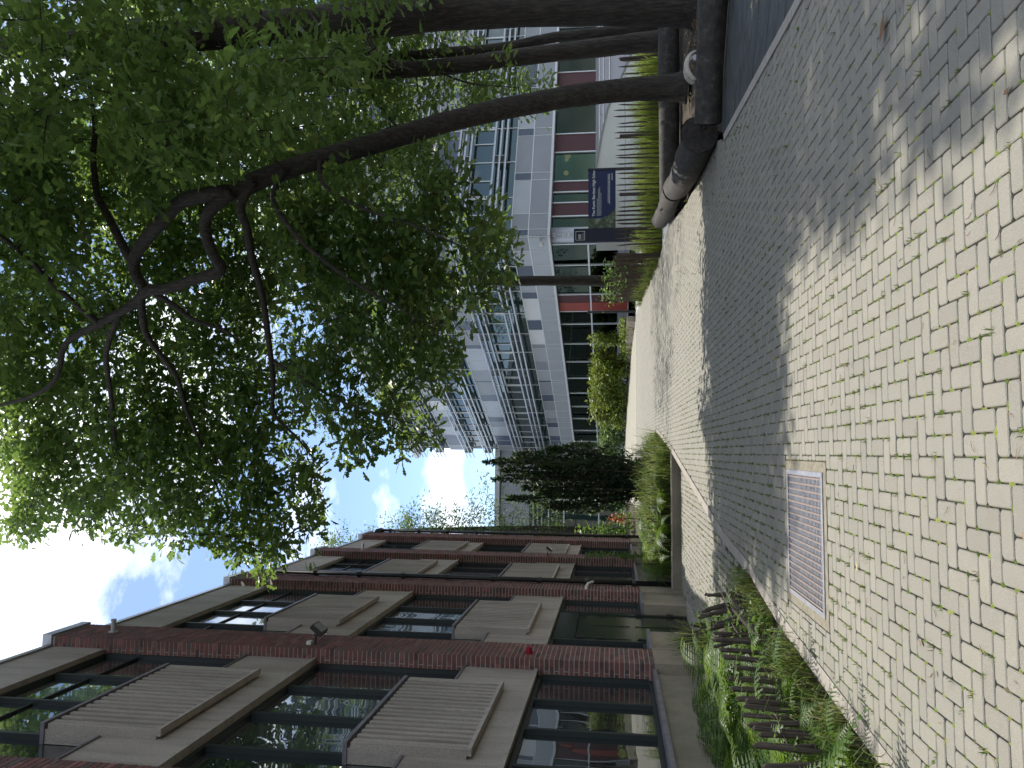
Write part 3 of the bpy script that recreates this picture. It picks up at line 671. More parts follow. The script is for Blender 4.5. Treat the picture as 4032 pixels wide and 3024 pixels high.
# ================================================================ RIGHT BANK: logs, fence, signs, wall
def gz(x, y): return float(g(y))
def ground_pt(U, V, z0=0):
    y = 10.0
    for _ in range(30):
        d = ray(U, V); t = (g(y)+z0-H)/d.z; y = d.y*t
    return Vector((d.x*t, y, float(g(y))+z0))
def log(name, lab, a, b, r0, r1, seed, n=26, parts=True, bend=.03):
    a = Vector(a); b = Vector(b); t = thing(name, lab, 'log', 'rough logs edging the tree bed', loc=a); rr = random.Random(seed)
    m = 9; pts = []; rad = []
    ax = (b-a); perp = Vector((-ax.y, ax.x, 0)).normalized()
    for i in range(m):
        f = i/(m-1); pts.append(ax*f+perp*math.sin(f*3.1)*bend*ax.length+Vector((0, 0, rr.uniform(-.006, .006)))); rad.append((r0+(r1-r0)*f)*rr.uniform(.95, 1.05))
    mb = MB(); mb.tube(pts, rad, n, cap=False, wob=.035, seed=seed); mb.build('trunk', MT['log'], t, smooth=True)
    for (q, rd, sgn) in ((pts[0], rad[0], -1), (pts[-1], rad[-1], 1)):
        dirv = ax.normalized()*sgn; u = dirv.orthogonal().normalized(); w = dirv.cross(u); cb = MB(); vs = [q+dirv*.004]; ns = 26
        for ring, f in ((0, .45), (1, .995)):
            for k in range(ns):
                th = 2*math.pi*k/ns; rj = rd*f*rr.uniform(.96, 1.0); vs.append(q+u*math.cos(th)*rj+w*math.sin(th)*rj+dirv*(.002+rr.uniform(0, .012)*(1 if ring == 0 else .3)))
        fs = [(0, 1+k, 1+(k+1) % ns) for k in range(ns)]+[(1+k, 1+ns+k, 1+ns+(k+1) % ns, 1+(k+1) % ns) for k in range(ns)]
        cb.add(vs, fs); cb.build('cut_end', MT['cut'], t)
    return t
log('fallen_log', 'long dark barkless log lying in front of the leaning trunk beside the deck', (4.36, 10.05, .17), (8.6, 6.95, .2), .172, .20, 1)
log('fallen_log', 'thick grey log whose dark round cut end faces the viewer', (4.33, 10.35, .235), (4.86, 14.0, .27), .245, .215, 2)
log('fallen_log', 'short lighter grey log at the far end of the row along the paving', (4.90, 14.25, .28), (5.36, 17.6, .33), .205, .185, 3, bend=.02)
log('fallen_log', 'dark horizontal log behind the leaning tree trunk, in front of the pale side path', (4.85, 15.25, .30), (12.5, 14.4, .30), .20, .22, 4, bend=.01)
# two bleached hoops fixed to the long log
hp = thing('bentwood_hoop', 'pair of pale curved wooden hoops fixed on top of the long dark log', 'hoop', loc=(5.05, 9.75, .30))
for k, (dy, rr_) in enumerate(((.0, .17), (.16, .16))):
    pts = [(math.cos(a)*rr_*1.2-.05+k*.02, dy, math.sin(a)*rr_*.95) for a in np.linspace(2.9, .15, 12)]
    MB().tube(pts, [.006+.02*math.sin(i/11*3.14)**.5*(1-.5*i/11) for i in range(12)], 6, flat=2.2).build('hoop', MT['hoop'], hp, smooth=True)
MB().box(.0, .07, -.05, -.01, .02, .08).build('bracket', MT['coping'], hp)
# picket fence
pf = thing('paling_fence', 'open fence of pointed dark palings in front of the white wall', 'fence', loc=(7, 19.5, .2))
PI_ = Matrix.Translation(-Vector((7, 19.5, .2)))
def picket(mb, x, y, z0, z1, w, lean=0, leany=0, tip=.12):
    n = 6; vs = []; j = [random.uniform(-.006, .006) for _ in range(8)]
    levels = [(0, 1), (.3, 1.05), (.62, .95), (1-tip, .9), (1, .15)]
    for i, (f, s) in enumerate(levels):
        for k in range(n):
            th = 2*math.pi*k/n+.3
            vs.append((x+lean*f+j[i]+math.cos(th)*w*.5*s, y+leany*f+math.sin(th)*w*.32*s, z0+(z1-z0)*f))
    fs = [(i*n+k, i*n+(k+1) % n, (i+1)*n+(k+1) % n, (i+1)*n+k) for i in range(4) for k in range(n)]+[tuple(4*n+k for k in range(n))]
    return mb.add(vs, fs)
z3u = [45, 90, 140, 180, 225, 275, 325, 375, 420, 472, 530, 572, 620, 665, 708, 745, 790, 835, 880, 935, 970]
z4u = [240, 300, 380, 470, 560, 640, 665, 705, 775, 855, 905, 960, 1020, 1100, 1170, 1240, 1295, 1365, 1425, 1490, 1560, 1615]
us = [3024-(550+.4219*c) for c in z3u]+[3024-.3375*c for c in z4u]+[3040+i*26 for i in range(16)]
FY = 19.45
for u in us:
    p = at(u, 2420+random.uniform(-6, 14)+(18 if u > 2600 else 0), FY+random.uniform(-.03, .03))
    o = picket(MB(), p.x, p.y, float(g(p.y))-.05, p.z, random.uniform(.045, .065), random.uniform(-.05, .05)).build('paling', MT['picket'], pf); o.matrix_parent_inverse = PI_
for u in (3024-(550+.4219*512), 3024-.3375*1588, 3024-.3375*690, 3024-(550+.4219*835)):
    p = at(u, 2440, FY+.06); o = MB().tube([(p.x, p.y, .1), (p.x, p.y, p.z)], .045, 10).build('post', MT['picket'], pf); o.matrix_parent_inverse = PI_
for zz in (.55, 1.10):
    pts = [(x, FY-.03+random.uniform(-.01, .01), zz+random.uniform(-.015, .015)) for x in np.arange(5.1, 15, .3)]
    o = MB().tube(pts, .006, 4).build('wire', MT['wire'], pf); o.matrix_parent_inverse = PI_
# reed screen round the bend
rs = thing('stick_screen', 'dense brown screen of upright sticks where the path bends past a tree', 'screen', loc=(5.3, 24, .3))
RI = Matrix.Translation(-Vector((5.3, 24, .3)))
y = 19.8
while y < 27.9:
    f = (y-19.8)/8.1; x = np.interp(y, [19.8, 27.9], [5.15, 5.52])+random.uniform(-.03, .03)
    h = np.interp(f, [0, .3, 1], [1.12, 1.2, 1.05])+random.uniform(-.10, .06)
    zb = float(g(y)); w = random.uniform(.012, .022)
    o = MB().tube([(x, y, zb-.03), (x+random.uniform(-.02, .02), y+random.uniform(-.03, .03), zb+h*.5), (x+random.uniform(-.05, .05), y+random.uniform(-.06, .06), zb+h)], [w, w, w*.7], 5).build('stick', MT['reed'], rs); o.matrix_parent_inverse = RI
    y += random.uniform(.03, .062)
o = MB().tube([(5.1, 19.85, .2), (5.1, 19.85, 1.32)], .06, 10).build('post', MT['picket'], rs); o.matrix_parent_inverse = RI
# gate post and low stone pier at the far corner
gp = thing('metal_post', 'thin dark metal post at the end of the stick screen by the red panel', 'post', loc=(5.75, 31.3, .45)); MB().tube([(0, 0, 0), (0, 0, 1.95)], .05, 8).build('shaft', MT['blackp'], gp); MB().tube([(0, 0, 1.95), (0, 0, 2.0)], .065, 8).build('cap', MT['blackp'], gp)
lw = thing('low_wall', 'low sandstone wall under the first part of the hedge', 'wall', loc=(5.2, 33, .5))
for i in range(6):
    a = Vector((5.5-.19*i, 31.6+i*1.0, 0)); MB().fbox((a.x-5.2, a.y-33), Vector((-.187, .98)), Vector((-.98, -.187)), 0, .985, -.2, .34, -.12, .12).build('stone', MT['hosp'], lw)
# blue signs
sg = thing('school_sign', 'wide navy blue board with white lettering behind the paling fence', 'sign', loc=(8, 24, 1.0)); SI = Matrix.Translation(-Vector((8, 24, 1.0)))
a = at(2120, 2424, 24); b = at(2350, 2317, 24)
def S(o, par=sg, inv=SI): o.parent = par; o.matrix_parent_inverse = inv; return o
S(MB().box(a.x, b.x, 23.97, 24.03, a.z, b.z).build('board', MT['navy'])); sw, sh = b.x-a.x, b.z-a.z
S(MB().box(b.x+.002, b.x+.07, 23.95, 24.05, .2, b.z+.01).build('post', MT['navyd'])); S(MB().box(a.x-.0, a.x+.05, 24.032, 24.1, .2, b.z-.02).build('post', MT['navyd']))
def tx(s, x, z, size, name='lettering', mat='letter', par=sg, inv=SI, yy=23.966):
    o = text_mesh(s, size, MT[mat], name, face_matrix((x, yy, z), (1, 0, 0), (0, 0, 1)), par, .002); o.matrix_parent_inverse = inv; return o
tx('The Kevin Bartlett High School', a.x+sw*.225, b.z-sh*.245, .125)
for i, (f0, f1) in enumerate(((.235, .52), (.235, .66), (.235, .71), (.235, .61))):
    zz = b.z-sh*(.335+.045*i); mb = MB(); x = a.x+sw*f0
    while x < a.x+sw*f1: w = random.uniform(.015, .05); mb.box(x, x+w, 23.964, 23.968, zz, zz+.012); x += w+.01
    S(mb.build('small_print', MT['letter']))
for i, (f0, f1, dz) in enumerate(((.45, .93, .74), (.43, .93, .79), (.83, .93, .88))):
    zz = b.z-sh*dz; mb = MB(); x = a.x+sw*f0
    while x < a.x+sw*f1: w = random.uniform(.02, .06); mb.box(x, x+w, 23.964, 23.968, zz, zz+.018); x += w+.012
    S(mb.build('small_print', MT['letter']))
cv = [(a.x, b.z), (a.x+sw*.19, b.z)]+[(a.x+sw*f, b.z-sh*q) for f, q in ((.188, .3), (.20, .55), (.24, .75), (.30, .9), (.36, 1.0))]+[(a.x, a.z)]
S(MB().add([(x, 23.962, z) for x, z in cv], [tuple(range(len(cv)))[::-1]]).build('printed_photo', MT['photo']))
pl_ = thing('pillar_sign', 'narrow dark navy pillar sign with a white square logo', 'sign', loc=(7, 23.4, .3)); LI = Matrix.Translation(-Vector((7, 23.4, .3)))
a = at(2075, 2545, 23.4); b = at(2121, 2260, 23.4)
o = S(MB().box(a.x, b.x, 23.34, 23.46, a.z-.1, b.z).build('pillar', MT['navyd']), pl_, LI); w = b.x-a.x
lx0, lx1, lz1 = a.x+w*.13, a.x+w*.80, b.z-.055; lz0 = lz1-(lx1-lx0); e = .012
for (x0, x1, z0, z1) in ((lx0, lx1, lz1-e, lz1), (lx0, lx1, lz0, lz0+e), (lx0, lx0+e, lz0+e, lz1-e), (lx1-e, lx1, lz0+e, lz1-e)): S(MB().box(x0, x1, 23.336, 23.3395, z0, z1).build('logo_frame', MT['letter']), pl_, LI)
tx('ISB', lx0+.03, lz0+.115, .125, 'logo_letters', 'letter', pl_, LI, 23.336)
S(MB().box(lx0+.035, lx0+.10, 23.336, 23.3395, lz0+.085, lz0+.095).build('logo_bar', MT['redlamp']), pl_, LI)
for i in range(3): S(MB().box(lx0+.035, lx1-.05, 23.336, 23.3395, lz0+.03+i*.017, lz0+.038+i*.017).build('logo_line', MT['coping']), pl_, LI)
# white ramp walls and handrails
wl_ = thing('ramp_wall', 'bright white rendered ramp wall with sloping grey coping behind the paling fence', 'wall', loc=(9, 25.6, .3)); WLI = Matrix.Translation(-Vector((9, 25.6, .3)))
tp = [(2040, 2490), (2361, 2349), (2484, 2369), (2592, 2393), (2700, 2440), (2781, 2474), (2821, 2494), (3000, 2560), (3100, 2600)]
pp = [at(u, v, 25.6) for u, v in tp]
pp[0].z = max(pp[0].z, .9); pp = [Vector((pp[0].x, 25.6, pp[1].z))]+pp[1:]
n = len(pp); vs = [(p.x, 25.6, p.z) for p in pp]+[(p.x, 25.85, p.z) for p in pp]+[(p.x, 25.6, .1) for p in pp]
S(MB().add(vs, [(i, 2*n+i, 2*n+i+1, i+1) for i in range(n-1)]+[(i, i+1, n+i+1, n+i) for i in range(n-1)]).build('wall', MT['render']), wl_, WLI)
for p, q in zip(pp[1:-1], pp[2:]):
    S(MB().add([(p.x, 25.56, p.z), (q.x, 25.56, q.z), (q.x, 25.89, q.z), (p.x, 25.89, p.z), (p.x, 25.56, p.z+.05), (q.x, 25.56, q.z+.05), (q.x, 25.89, q.z+.05), (p.x, 25.89, p.z+.05)], [(0,3,2,1),(4,5,6,7),(0,1,5,4),(1,2,6,5),(2,3,7,6),(3,0,4,7)]).build('coping', MT['coping']), wl_, WLI)
rw2 = thing('rear_ramp_wall', 'pale wall behind the ramp carrying the upper handrail', 'wall', loc=(12, 27.4, .5)); a = at(2380, 2352, 27.4)
MB().box(a.x-12, 30-12, 0, .25, -.3, a.z-.5).build('wall', MT['lavender'], rw2); MB().box(a.x-12, 30-12, -.04, .3, a.z-.5+.001, a.z-.44).build('coping', MT['coping'], rw2)
hr = thing('handrail', 'bright steel handrail with two rails above the white ramp wall', 'handrail', loc=(12, 26.6, .5))
za = at(2600, 2365, 26.6).z-.5; zb = at(2600, 2403, 26.6).z-.5
for zz in (za, za-.12, zb): MB().tube([(-2.6, 0, zz+.02), (16, 0, zz)], .028, 8).build('rail', MT['steel'], hr)
for x in np.arange(-2.4, 15, 2.4): MB().tube([(x, .02, -.3), (x, .02, za)], .025, 8).build('post', MT['coping'], hr)
# ================================================================ GRATE
gr = thing('drain_grate', 'galvanised metal drain grate set in a sandy mortar border in the paving', 'grate', loc=(-.6, 5.99, 0)); GI = Matrix.Translation(-Vector((-.6, 5.99, 0)))
x0, x1, y0, y1 = -1.085, -.115, 5.455, 6.525
def GS(mb, name, mat): o = mb.build(name, mat, gr); o.matrix_parent_inverse = GI; return o
GS(MB().box(x0-.01, x1+.01, y0-.01, y1+.01, -.10, -.075), 'pit', MT['pit'])
for (a0, a1, b0, b1) in ((GR[0]+.004, x0-.001, GR[2]+.004, GR[3]-.004), (x1+.001, GR[1]-.004, GR[2]+.004, GR[3]-.004), (x0, x1, GR[2]+.004, y0-.001), (x0, x1, y1+.001, GR[3]-.004)): GS(MB().box(a0, a1, b0, b1, -.08, -.002), 'mortar_border', MT['mortarbed'])
for (a0, a1, b0, b1) in ((x0, x0+.035, y0, y1), (x1-.035, x1, y0, y1), (x0+.036, x1-.036, y0, y0+.04), (x0+.036, x1-.036, y1-.04, y1)): GS(MB().box(a0, a1, b0, b1, -.06, .006), 'frame', MT['galv'])
nb = 19
for i in range(nb):
    x = x0+.05+(x1-x0-.10)*i/(nb-1); GS(MB().box(x-.0065, x+.0065, y0+.041, y1-.041, -.04, .004), 'bearing_bar', MT['rust'])
for i in range(26):
    y = y0+.06+(y1-y0-.12)*i/25; GS(MB().box(x0+.036, x1-.036, y-.0085, y+.0085, -.03, -.004), 'cross_bar', MT['galv'])
# ================================================================ FOLIAGE TOOLS
def unit(v): return v/np.maximum(np.linalg.norm(v, axis=-1, keepdims=True), 1e-9)
OAK = np.array([(0, 0), (.20, .15), (.32, .09), (.47, .24), (.58, .14), (.72, .27), (.84, .15), (1, .06)])
OAKP = np.concatenate([OAK, (OAK*[1, -1])[::-1][:-1]])
LANCE = np.array([(0, 0), (.3, .16), (.65, .17), (1, 0), (.65, -.17), (.3, -.16)])
OVAL = np.array([(0, 0), (.25, .24), (.6, .28), (1, 0), (.6, -.28), (.25, -.24)])
def leaves(cent, size, shape, upbias=.7, outdir=None, droop=.25):
    n = len(cent); nr = rng.normal(size=(n, 3)); nr[:, 2] = np.abs(nr[:, 2])+upbias; nr = unit(nr)
    d = rng.normal(size=(n, 3)) if outdir is None else outdir+rng.normal(size=(n, 3))*.5
    d[:, 2] -= droop; d = unit(d-nr*np.sum(d*nr, 1, keepdims=True)); s = np.cross(nr, d)
    sz = size*rng.uniform(.55, 1.3, n)
    P = cent[:, None, :]+(d[:, None, :]*shape[None, :, 0:1]+s[:, None, :]*shape[None, :, 1:2])*sz[:, None, None]
    P = P+nr[:, None, :]*(np.abs(shape[None, :, 1:2])*.25-.12*shape[None, :, 0:1]**2)*sz[:, None, None]
    return P
def in_poly(u, v, poly):
    ins = np.zeros(len(u), bool); n = len(poly)
    for i in range(n):
        (x1, y1), (x2, y2) = poly[i], poly[(i+1) % n]
        c = ((y1 > v) != (y2 > v)); ins ^= c & (u < (x2-x1)*(v-y1)/((y2-y1) if y2 != y1 else 1e-9)+x1)
    return ins
def smooth_pts(pts, rad, n=4):
    P = [Vector(p) for p in pts]; outp, outr = [], []
    for i in range(len(P)-1):
        p0, p1, p2, p3 = P[max(i-1, 0)], P[i], P[i+1], P[min(i+2, len(P)-1)]
        for k in range(n):
            t = k/n; outp.append(.5*((2*p1)+(p2-p0)*t+(2*p0-5*p1+4*p2-p3)*t*t+(3*p1-p0-3*p2+p3)*t**3)); outr.append(rad[i]+(rad[i+1]-rad[i])*t)
    outp.append(P[-1]); outr.append(rad[-1]); return outp, outr
def make_tree(lab, limbs, clumps, per, crad, lsize, shape, lmat, group=None, name='oak_tree', twig=True, upb=.7, maxtwig=5.0, nseg=14):
    """limbs: list of (points, radii); first is the trunk. clumps: array of crown points."""
    base = Vector(limbs[0][0][0]); t = thing(name, lab, 'tree', group, loc=base); inv = Matrix.Translation(-base)
    samp = []
    for i, (pts, rad) in enumerate(limbs):
        P, Rr = smooth_pts(pts, rad, 5); o = MB().tube(P, Rr, nseg if i == 0 else 9, wob=.05 if i == 0 else .03, seed=i).build('trunk' if i == 0 else 'limb', MT['bark'], t, smooth=True); o.matrix_parent_inverse = inv
        samp += [(p, r) for p, r in zip(P, Rr) if i > 0 or p.z > base.z+4.2]
    if not len(clumps): return t
    SP = np.array([tuple(p) for p, r in samp]); tw = MB()
    order = np.argsort([np.min(np.sum((SP-c)**2, 1)) for c in clumps])
    for ci in order:
        c = clumps[ci]; d2 = np.sum((SP-c)**2, 1)+np.maximum(0, SP[:, 2]-c[2])*1.0; j = int(np.argmin(d2)); a = Vector(SP[j]); b = Vector(c); ln_ = (b-a).length
        if twig and ln_ > .12 and ln_ < maxtwig:
            mid = (a+b)/2+Vector((random.uniform(-.12, .12), random.uniform(-.12, .12), random.uniform(-.02, .18)))*min(ln_, 1.5)
            r0 = min(.007+.008*ln_, .03)
            P, Rr = smooth_pts([a, mid, b], [r0, r0*.7, .004], 3); tw.tube(P, Rr, 5, cap=False)
            SP = np.vstack([SP, [tuple(P[3]), tuple(P[-1])]])
    if twig: o = tw.build('twigs', MT['bark'], t, smooth=True, kind='stuff'); o.matrix_parent_inverse = inv
    n = len(clumps)*per; off = rng.normal(size=(n, 3)); off = unit(off)*rng.uniform(0, 1, (n, 1))**.5*np.array([1, 1, .62])*crad*rng.uniform(.7, 1.3, (len(clumps), 1)).repeat(per, 0)
    cen = np.repeat(clumps, per, 0)+off; P = leaves(cen, lsize, shape, upb, outdir=unit(off)*.9)
    br = np.clip(rng.uniform(0, 1, len(clumps)).repeat(per)*.5+rng.uniform(0, .5, n), 0, .999)
    o = npmesh('crown', P, shape.shape[0], br, MT[lmat], t, kind='stuff'); o.matrix_parent_inverse = inv
    return t
def sample_crown(poly, n, yf, keep=None):
    """points of the crown: outline poly is given in upright picture units at the tree's distance, yf gives depth"""
    us, vs_ = [p[0] for p in poly], [p[1] for p in poly]; res = []
    while len(res) < n:
        u = rng.uniform(min(us), max(us), 4000); v = rng.uniform(min(vs_), max(vs_), 4000); ok = in_poly(u, v, poly)
        for a, b in zip(u[ok], v[ok]):
            if keep and rng.random() > keep(a, b): continue
            res.append(tuple(atD(a, b, yf(a, b))))
            if len(res) >= n: break
    return np.array(res)
# ================================================================ TREES
def D3(l): return [atD(*p) for p in l]
def D3s(l): return [atD(u, v, 11.5+(y-11.6)*.75) for u, v, y in l]     # limbs of the leaning oak
# --- leaning oak
trunk = (D3([(1471, 1484, 13.5), (1469, 1440, 13.5), (1466, 1380, 13.45), (1453, 1250, 13.2), (1432, 1130, 12.9), (1404, 1000, 12.6), (1347, 800, 12.2), (1290, 610, 11.8), (1240, 490, 11.6)]), [.30, .225, .205, .195, .185, .18, .17, .16, .15])
kink = (D3s([(1246, 500, 11.6), (1200, 452, 11.7), (1165, 443, 11.9), (1110, 459, 12.1), (1075, 476, 12.3), (1056, 422, 12.5), (1035, 358, 12.7), (1030, 318, 12.8), (1000, 285, 13.0), (960, 215, 13.2), (917, 143, 13.4), (840, 120, 13.6), (800, 60, 13.7), (770, -60, 13.9)]), [.12, .10, .095, .09, .10, .095, .09, .10, .085, .07, .055, .045, .035, .02])
lb = (D3s([(1244, 490, 11.6), (1225, 395, 11.9), (1170, 340, 12.2), (1117, 297, 12.5), (1077, 290, 12.7), (1033, 312, 12.8)]), [.13, .12, .115, .105, .10, .09])
lc = (D3s([(1268, 550, 11.7), (1215, 520, 11.8), (1165, 533, 12.0), (1102, 544, 12.4), (1026, 565, 12.9), (963, 575, 13.3), (895, 584, 13.7), (828, 590, 14.0), (765, 592, 14.3), (715, 640, 14.6), (665, 680, 14.8)]), [.07, .075, .07, .065, .06, .056, .05, .045, .035, .022, .01])
ldm = (D3s([(1035, 320, 12.8), (997, 379, 13.0), (967, 422, 13.2), (946, 485, 13.5), (920, 515, 13.7)]), [.06, .05, .04, .03, .012])
le_ = (D3s([(1030, 305, 12.8), (975, 308, 13.1), (929, 320, 13.4), (849, 379, 13.9), (780, 400, 14.3), (727, 422, 14.7), (640, 455, 15.2), (540, 500, 15.8)]), [.075, .065, .055, .05, .042, .035, .025, .01])
lf_ = (D3s([(1090, 290, 12.6), (1119, 270, 12.6), (1173, 243, 12.5), (1232, 212, 12.4), (1277, 205, 12.3), (1326, 201, 12.2), (1381, 205, 12.0), (1465, 194, 11.8), (1540, 180, 11.6)]), [.09, .08, .07, .06, .055, .05, .045, .03, .015])
lg = (D3s([(985, 260, 13.1), (900, 230, 13.6), (800, 240, 14.2), (700, 250, 14.8), (600, 280, 15.3), (540, 310, 15.6)]), [.06, .05, .042, .034, .022, .01])
lh = (D3s([(880, 585, 13.8), (850, 640, 13.7), (800, 720, 13.5), (770, 800, 13.3), (745, 890, 13.2)]), [.03, .028, .022, .016, .008])
li = (D3s([(1290, 615, 11.8), (1230, 590, 11.6), (1150, 640, 11.6), (1080, 720, 11.7), (1010, 830, 11.8), (960, 930, 11.9)]), [.05, .045, .038, .03, .02, .01])
lj = (D3s([(1310, 690, 12.0), (1260, 700, 11.8), (1210, 780, 11.6), (1170, 900, 11.5), (1110, 1030, 11.5)]), [.04, .034, .028, .02, .008])
lk = (D3s([(960, 215, 13.2), (1040, 120, 12.4), (1120, 40, 11.6), (1200, -80, 10.8)]), [.06, .05, .04, .02])
POLY3 = [(529, -330), (529, 0), (500, 60), (555, 130), (520, 230), (495, 330), (500, 440), (480, 500), (440, 530), (420, 575), (450, 600), (480, 635), (468, 655), (540, 680), (575, 705), (650, 690), (690, 690), (680, 800), (682, 860), (720, 945), (760, 890), (810, 880), (860, 1040), (900, 960), (960, 960), (1040, 1095), (1100, 1105), (1180, 1070), (1250, 990), (1340, 985), (1400, 700), (1400, -330)]
def keep3(u, v):
    k = 1.0
    if v > 620: k *= .78
    if 690 < u < 830 and 620 < v < 830: k *= .4
    if 620 < u < 1000 and 560 < v < 640: k *= .6
    if v < 0: k *= .5 if u > 1000 else 0
    return k
AVOID = [[(1471, 1484), (1453, 1250), (1404, 1000), (1347, 800), (1290, 610), (1240, 490)], [(1246, 500), (1200, 452), (1165, 443), (1110, 459), (1075, 476), (1035, 358), (1030, 318), (960, 215), (917, 143), (840, 120)],
         [(1244, 490), (1225, 395), (1117, 297), (1077, 290), (1033, 312)], [(1268, 550), (1165, 533), (1026, 565), (895, 584), (765, 592)], [(1030, 305), (929, 320), (849, 379), (727, 422)],
         [(1090, 290), (1173, 243), (1277, 205), (1381, 205)], [(1650, 1450), (1636, 1000), (1600, 600), (1584, 430)]]
def near_limb(u, v):
    best = 1e9; p = np.array([u, v])
    for l in AVOID:
        for a, b in zip(l[:-1], l[1:]):
            a = np.array(a, float); d = np.array(b)-a; t = np.clip(((p-a)@d)/(d@d), 0, 1); best = min(best, np.linalg.norm(p-a-d*t))
    return best
def yf3(u, v):
    b = np.interp(u, [400, 900, 1100, 1400], [14.9, 14.7, 12.9, 11.8])+rng.uniform(-1.1, 1.1)*(1 if u < 1000 else 1.6)
    if v > 600: b = np.interp(u, [400, 700, 1000, 1350], [14.8, 14.4, 13.0, 12.2])+rng.uniform(-1.1, 1.2)
    if near_limb(u, v) < 62: b = max(b, 14.0+rng.uniform(0, 1.6))
    return b
C3 = sample_crown(POLY3, 1540, yf3, keep3)
make_tree('leaning oak whose trunk rises behind the long log and forks over the path', [trunk, kink, lb, lc, ldm, le_, lf_, lg, lh, li, lj, lk], C3, 36, .45, .185, OAKP, 'oak_leaf', 'tall trees beside the path')
# --- thick straight trunk at the edge
t1 = (D3([(1652, 1504, 12.9), (1650, 1450, 12.9), (1647, 1300, 12.9), (1636, 1000, 12.8), (1617, 800, 12.7), (1600, 600, 12.6), (1584, 430, 12.5), (1571, 250, 12.4), (1560, 60, 12.3), (1550, -150, 12.2)]), [.46, .36, .335, .325, .31, .30, .285, .27, .24, .2])
t1b = [(D3([(1590, 480, 12.5), (1530, 380, 12.0), (1470, 330, 11.3), (1400, 300, 10.6)]), [.08, .06, .04, .015]), (D3([(1600, 610, 12.6), (1660, 500, 12.0), (1740, 430, 11.2)]), [.08, .06, .03]), (D3([(1575, 300, 12.4), (1480, 150, 11.6), (1400, 40, 10.8)]), [.09, .06, .03]), (D3([(1612, 760, 12.7), (1560, 800, 12.2), (1500, 900, 11.6)]), [.04, .03, .01])]
POLY1 = [(1330, -330), (1300, 150), (1330, 420), (1400, 520), (1440, 640), (1500, 760), (1600, 900), (1700, 930), (1800, 700), (1850, -330)]
C1 = sample_crown(POLY1, 560, lambda u, v: (11.0+rng.uniform(-2.6, 2.2) if near_limb(u, v) > 55 else 14.2+rng.uniform(0, 1.5)), lambda u, v: .6 if v < 0 else 1)
C1 = np.vstack([C1, (lambda y: np.stack([rng.uniform(.8, 6, 440), y, 1.7+y*.93+rng.uniform(0, 1.6, 440)], 1))(rng.uniform(6.0, 16.5, 440))])  # unseen leaf clumps added above the view to shade the near right paving
make_tree('thickest straight trunk at the edge of the picture beside the long log', [t1]+t1b, C1, 36, .46, .175, OAKP, 'oak_leaf', 'tall trees beside the path')
# --- twin stems
t2a = (D3([(1570, 1442, 16.6), (1566, 1380, 16.6), (1552, 1263, 16.5), (1532, 1098, 16.4), (1512, 933, 16.3), (1499, 764, 16.2), (1465, 555, 16.0), (1430, 350, 15.8), (1400, 100, 15.6)]), [.27, .215, .195, .185, .18, .165, .14, .11, .07])
t2b = (D3([(1606, 1436, 16.7), (1600, 1380, 16.8), (1588, 1296, 16.8), (1578, 1197, 16.9), (1555, 1081, 16.9), (1543, 933, 17.0), (1524, 768, 17.0), (1513, 650, 17.1), (1500, 450, 17.2)]), [.17, .135, .125, .12, .12, .115, .11, .10, .07])
POLY2 = [(1180, 250), (1150, 560), (1200, 700), (1250, 860), (1330, 930), (1400, 1000), (1440, 1180), (1500, 1200), (1530, 1060), (1600, 1010), (1700, 1050), (1800, 800), (1800, 200)]
C2 = sample_crown(POLY2, 1150, lambda u, v: 17.5+rng.uniform(-2.0, 3.0), lambda u, v: .6 if v > 900 else .9)
make_tree('twin stemmed tree with two thin trunks between the thick trunk and the leaning oak', [t2a, t2b, (D3([(1500, 780, 16.2), (1430, 820, 16.0), (1360, 880, 15.8)]), [.05, .035, .012]), (D3([(1470, 580, 16.0), (1380, 520, 15.6), (1290, 480, 15.4)]), [.06, .045, .02]), (D3([(1513, 930, 16.3), (1480, 1010, 16.1), (1470, 1120, 16.0)]), [.03, .022, .008])], C2, 36, .5, .17, OAKP, 'oak_leaf', 'tall trees beside the path')
# --- slim tree behind the stick screen
t4 = (D3([(1052, 1330, 25), (1053, 1240, 25), (1052, 1110, 25), (1050, 950, 25), (1040, 780, 25), (1010, 620, 25), (990, 450, 25)]), [.20, .17, .165, .155, .13, .09, .04])
POLY4 = [(760, 600), (700, 780), (780, 900), (840, 980), (950, 1000), (1050, 1020), (1150, 980), (1250, 960), (1330, 700), (1300, 450), (900, 420)]
C4 = sample_crown(POLY4, 420, lambda u, v: 25+rng.uniform(-2.6, 2.6), lambda u, v: .6)
make_tree('slim rough barked tree growing through the stick screen at the bend', [t4, (D3([(1045, 860, 25), (960, 780, 24.5), (860, 720, 24)]), [.07, .05, .02]), (D3([(1030, 720, 25), (1120, 620, 25.5), (1200, 540, 26)]), [.07, .05, .02])], C4, 30, .62, .13, LANCE, 'far_leaf')
# --- trees far behind the brick block
def far_tree(lab, U, V0, Y, rx, hz, n, mat='far_leaf'):
    top = atD(U, V0, Y); b = Vector((top.x, Y, .7)); h = top.z-.7
    cl = np.array([(b.x+rng.normal()*rx*.5*q, Y+rng.normal()*rx*.5, b.z+h*(1-f*hz)) for f in rng.uniform(0, 1, n) for q in [min(1, .25+f*1.6)]])
    make_tree(lab, [([b, b+Vector((.1, 0, h*.4)), b+Vector((-.1, 0, h*.95))], [.28, .2, .04])], cl, 26, .75, .20, LANCE, mat, None, 'distant_tree', maxtwig=6)
far_tree('taller pale tree rising above the far end of the brick block', 520, 850, 46, 2.6, .75, 260)
far_tree('lower pale tree just above the brick roof, nearer than the other', 478, 690, 44, 1.6, .6, 150)
